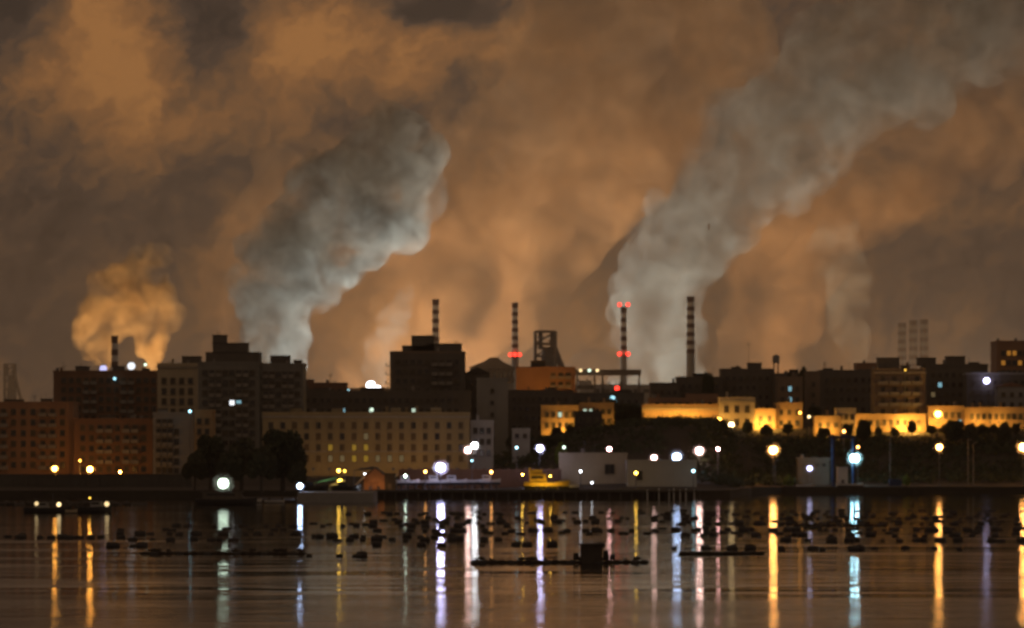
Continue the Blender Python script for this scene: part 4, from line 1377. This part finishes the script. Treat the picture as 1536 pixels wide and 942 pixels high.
MB().box(-1.75, 1.75, -.2, 3.2, Zp(701, 1142) - g0 + .003, Zp(701, 1142) - g0 + .2).build('roof', GREYC, r)
MB().box(-.4, .5, -.06, -.004, .05, 2.0).build('door', STEEL, r)
r = root('container', (X(1343, 1150), 1150, ground_z(X(1343, 1150), 1150)), 'dim blue box container on the dark right shore', 'container')
b = MB().box(-1.8, 1.8, 0, 2.4, 0, 2.0)
for i in range(12):
    b.box(-1.7 + i * .3, -1.58 + i * .3, -.06, -.003, .1, 1.9)
b.build('box', BLUEP, r)
MB().box(-1.86, 1.86, -.08, 2.46, 2.003, 2.1).build('lid', BLUEP, r)
for (px, yt, Y, lb) in ((1452, 660, 1160, 'bare tall post on the dark right slope, left of two'), (1460, 664, 1162, 'bare tall post on the dark right slope, right of two'), (1163, 690, 1145, 'thin unlit post left of the yellow green bush'),
                        (1335, 655, 1168, 'faint unlit lamp post right of the blue gantry')):
    g0 = ground_z(X(px, Y), Y) - .3
    b = MB().tube((0, 0, 0), (0, 0, Zp(yt, Y) - g0), .16, .1, 8).tube((0, 0, Zp(yt, Y) - g0 - .1), (.9, 0, Zp(yt, Y) - g0 + .1), .07, .06, 6).box(.6, 1.2, -.15, .15, Zp(yt, Y) - g0 + .05, Zp(yt, Y) - g0 + .2)
    single('post', lb, 'post', STEEL, b, (X(px, Y), Y, g0))
# water tower and radio masts on the ridge
r = root('water_tower', (X(1164, 1360), 1360, ground_z(X(1164, 1360), 1360) - 1), 'slim water tower with a drum on top, among the dark old town roofs', 'water tower')
hz_ = Zp(545, 1360) - r.location.z
for i in range(4):
    a = math.pi / 4 + i * math.pi / 2
    MB().tube((math.cos(a) * 1.3, math.sin(a) * 1.3, 0), (math.cos(a) * 1.0, math.sin(a) * 1.0, hz_), .22, .2, 6).build('leg', STEEL, r)
MB().tube((0, 0, hz_ + .003), (0, 0, hz_ + 2.6), 1.25, 1.25, 16).tube((0, 0, hz_ + 2.6), (0, 0, hz_ + 3.2), 1.25, .2, 16).build('tank', GREYC, r)

# ------------------------------------------------------------------ mussel farm: rafts, ropes, floats


def raft(label, p0, p1, Y, hut=None, rails=False, seed=1, w=2.6):
    rnd = random.Random(seed)
    x0, x1 = X(p0, Y), X(p1, Y)
    L = x1 - x0
    r = root('raft', ((x0 + x1) / 2, Y, 0), label, 'raft')
    b = MB()
    for y in (-w / 2, -w / 6, w / 6, w / 2):
        b.tube((-L / 2, y, .12), (L / 2, y, .12 + rnd.uniform(-.05, .05)), .14, .12, 7)
    n = int(L / 1.1)
    for i in range(n):
        x = -L / 2 + L * (i + .5) / n
        b.box(x - .32, x + .32, -w / 2 - .2, w / 2 + .2, .26 + rnd.uniform(0, .03), .34 + rnd.uniform(0, .06))
    b.build('deck', WOOD, r)
    for i in range(max(3, int(L / 3.4))):
        x = -L / 2 + L * (i + .5) / max(3, int(L / 3.4)) + rnd.uniform(-.6, .6)
        MB().tube((x - .5, -w / 2 - .3, 0), (x + .5, -w / 2 - .3, 0), .34, .34, 10).build('drum', PLAST, r)
    if rails:
        b = MB()
        m_ = 7
        for i in range(m_):
            x = -L / 2 * .86 + L * .86 * i / (m_ - 1)
            b.tube((x, -w / 2, .3), (x, -w / 2, 1.35), .05, .05, 5)
        b.tube((-L / 2 * .86, -w / 2, 1.33), (L / 2 * .86, -w / 2, 1.33), .045, .045, 5)
        b.tube((-L / 2 * .86, -w / 2, .85), (L / 2 * .86, -w / 2, .85), .04, .04, 5)
        b.build('railing', WOOD, r)
    else:
        b = MB()
        for i in range(int(L / 1.6)):
            x = rnd.uniform(-L / 2 + .4, L / 2 - .4)
            s = rnd.uniform(.2, .42)
            b.ball((x, rnd.uniform(-.7, .7), .36 + s * .5), s, 1, 0, (1.5, 1, .7))
        b.build('net_heap', WOOD, r)
    if hut:
        h0, h1, ht, hb = hut
        a, c = X(h0, Y) - r.location.x, X(h1, Y) - r.location.x
        zt_ = Zp(ht, Y)
        hb_ = MB().box(a, c, -1.9, 1.3, -.25, zt_).build('hut', WOOD, r)
        MB().prism([(a - .25, zt_ + .003), (c + .25, zt_ + .003), (c + .2, zt_ + .22), (a - .2, zt_ + .14)], -2.15, 1.5).build('roof', SOOTY, hb_)
        MB().box((a + c) / 2 - .4, (a + c) / 2 + .4, -1.96, -1.904, .35, 1.9).build('door', WOOD, hb_)
        MB().tube((a + .3, 0, zt_), (a + .3, 0, zt_ + .55), .07, .07, 6).build('stove_pipe', STEEL, hb_)
        for q, hh in ((a - .6, .9), (c + .5, 1.2), (c + 1.3, .7)):
            MB().tube((q, -.5, .36), (q, -.5, .36 + hh), .34, .34, 10).build('barrel', PLAST, r)
    return r


raft('long dark timber raft with net heaps, left of the middle of the basin', 212, 458, 520, seed=3)
raft('long dark raft carrying a black hut, in the middle of the basin', 706, 972, 482, hut=(871, 903, 817, 845), seed=4)
raft('short dark raft with a thin railing, right of the raft with the hut', 1018, 1146, 520, rails=True, seed=5)
raft('low narrow raft far out on the right near the shore', 1190, 1330, 700, rails=False, seed=6, w=1.6)

# floats: barrels tied along ropes
b = MB()
N_ = 14
prof = [(-.62, .16), (-.58, .30), (-.42, .36), (-.40, .39), (-.34, .39), (-.32, .36), (.32, .36), (.34, .39), (.40, .39), (.42, .36), (.58, .30), (.62, .16)]
rings = [b.ring((x, 0, .1), (1, 0, 0), rr_, N_) for x, rr_ in prof]
for p, q in zip(rings[:-1], rings[1:]):
    for i in range(N_):
        b.face([p[i], p[(i + 1) % N_], q[(i + 1) % N_], q[i]])
b.face(rings[0][::-1])
b.face(rings[-1])
b.tube((0, 0, .4), (.05, 0, .62), .06, .06, 6)
FL = b.mesh('mussel_float', PLAST)
rnd = random.Random(21)
nfl = [0]


def flt(px, Y, s, rz=None):
    o = link_mesh('mussel_float', FL, None, (X(px, Y), Y, rnd.uniform(-.08, .06)))
    o.rotation_euler = (rnd.uniform(-.2, .2), rnd.uniform(-.12, .12), rnd.uniform(-.6, .6) if rz is None else rz)
    s *= 1.2
    o.scale = (s * rnd.uniform(.8, 1.15), s, s * rnd.uniform(.85, 1.2))
    tag(o, 'black barrel float of the mussel farm riding in a row on the calm water', 'float', 'mussel farm floats')
    nfl[0] += 1


# (photo row, first column, last column, how many)
ROWS = [(772, 520, 760, 9), (778, 640, 1010, 16), (784, 560, 900, 16), (790, 480, 760, 11), (797, 560, 1000, 16), (806, 455, 700, 11), (811, 480, 760, 11), (818, 560, 900, 8),
        (802, 170, 470, 13), (811, 195, 360, 8), (807, 5, 180, 7), (820, 150, 240, 3), (834, 465, 560, 4), (772, 980, 1536, 26), (779, 990, 1536, 24), (787, 1000, 1536, 26), (796, 1005, 1536, 26), (804, 1010, 1500, 20), (812, 1180, 1540, 14), (824, 1000, 1440, 14), (790, 250, 470, 7)]
for (py, a, c, n) in ROWS:
    Y = CAM_H / (K * (py - HOR))
    xs_ = []
    for i in range(n):
        px = a + (c - a) * (i + rnd.uniform(-.1, 1.1)) / n
        yj = Y + rnd.uniform(-3, 3)
        flt(px, yj, rnd.choice((.62, .8, 1.0, 1.15)) * (.9 if py < 790 else 1.0))
        xs_.append((X(px, yj), yj))
    xs_.sort()
    if py in (806, 797, 787, 804, 812):
        rope = MB().path([(x, y, .30) for x, y in xs_], .035, 5)
        single('mooring_rope', 'thin dark mooring rope strung between floats , the one %s' % {806: 'left of the violet reflection', 797: 'crossing the middle of the basin', 787: 'farthest out on the right', 804: 'midway out on the right', 812: 'nearest on the right'}[py], 'rope', WOOD, rope, (0, 0, 0), 'mooring ropes of the mussel farm')

# beyond those, the many smaller floats of the far rows: one mass
b = MB()
for py, a, c, n in ((767, 960, 1536, 34), (770, 540, 960, 26), (775, 985, 1536, 34), (781, 560, 985, 26), (783, 1000, 1536, 34), (793, 1000, 1536, 30), (787, 470, 760, 18), (801, 560, 1000, 18), (800, 1010, 1536, 22), (795, 180, 470, 12), (806, 20, 190, 7)):
    Y = CAM_H / (K * (py - HOR))
    for i in range(int(n * .6)):
        x, y, r_ = X(a + (c - a) * (i + rnd.uniform(-.3, 1.3)) / int(n * .6), Y), Y + rnd.uniform(-7, 7), rnd.uniform(.2, .32)
        t_ = rnd.uniform(-.5, .5)
        e = Vector((math.cos(t_), math.sin(t_), 0)) * rnd.uniform(.45, .75)
        p = Vector((x, y, .1))
        b.tube(p - e, p + e, r_, r_, 9)
        b.tube(p - e * 1.15, p - e, r_ * .7, r_, 9, cap=True)
        b.tube(p + e, p + e * 1.15, r_, r_ * .7, 9, cap=True)
tag(b.build('mussel_floats', PLAST), 'far rows of small dark mussel farm floats toward the opposite shore', 'floats', kind='stuff')

for px, yt_, Y in ((38, 752, 845), (47, 750, 842), (58, 753, 848), (96, 749, 846), (112, 754, 844), (122, 750, 850), (150, 752, 846), (172, 756, 842)):
    b = MB().tube((0, 0, -1.2), (rnd.uniform(-.15, .15), 0, Zp(yt_, Y)), .16, .12, 8)
    single('mooring_post', 'dark mooring post standing in the water among the far left work boats', 'post', WOOD, b, (X(px, Y), Y, 0), 'mooring posts at the work boats')
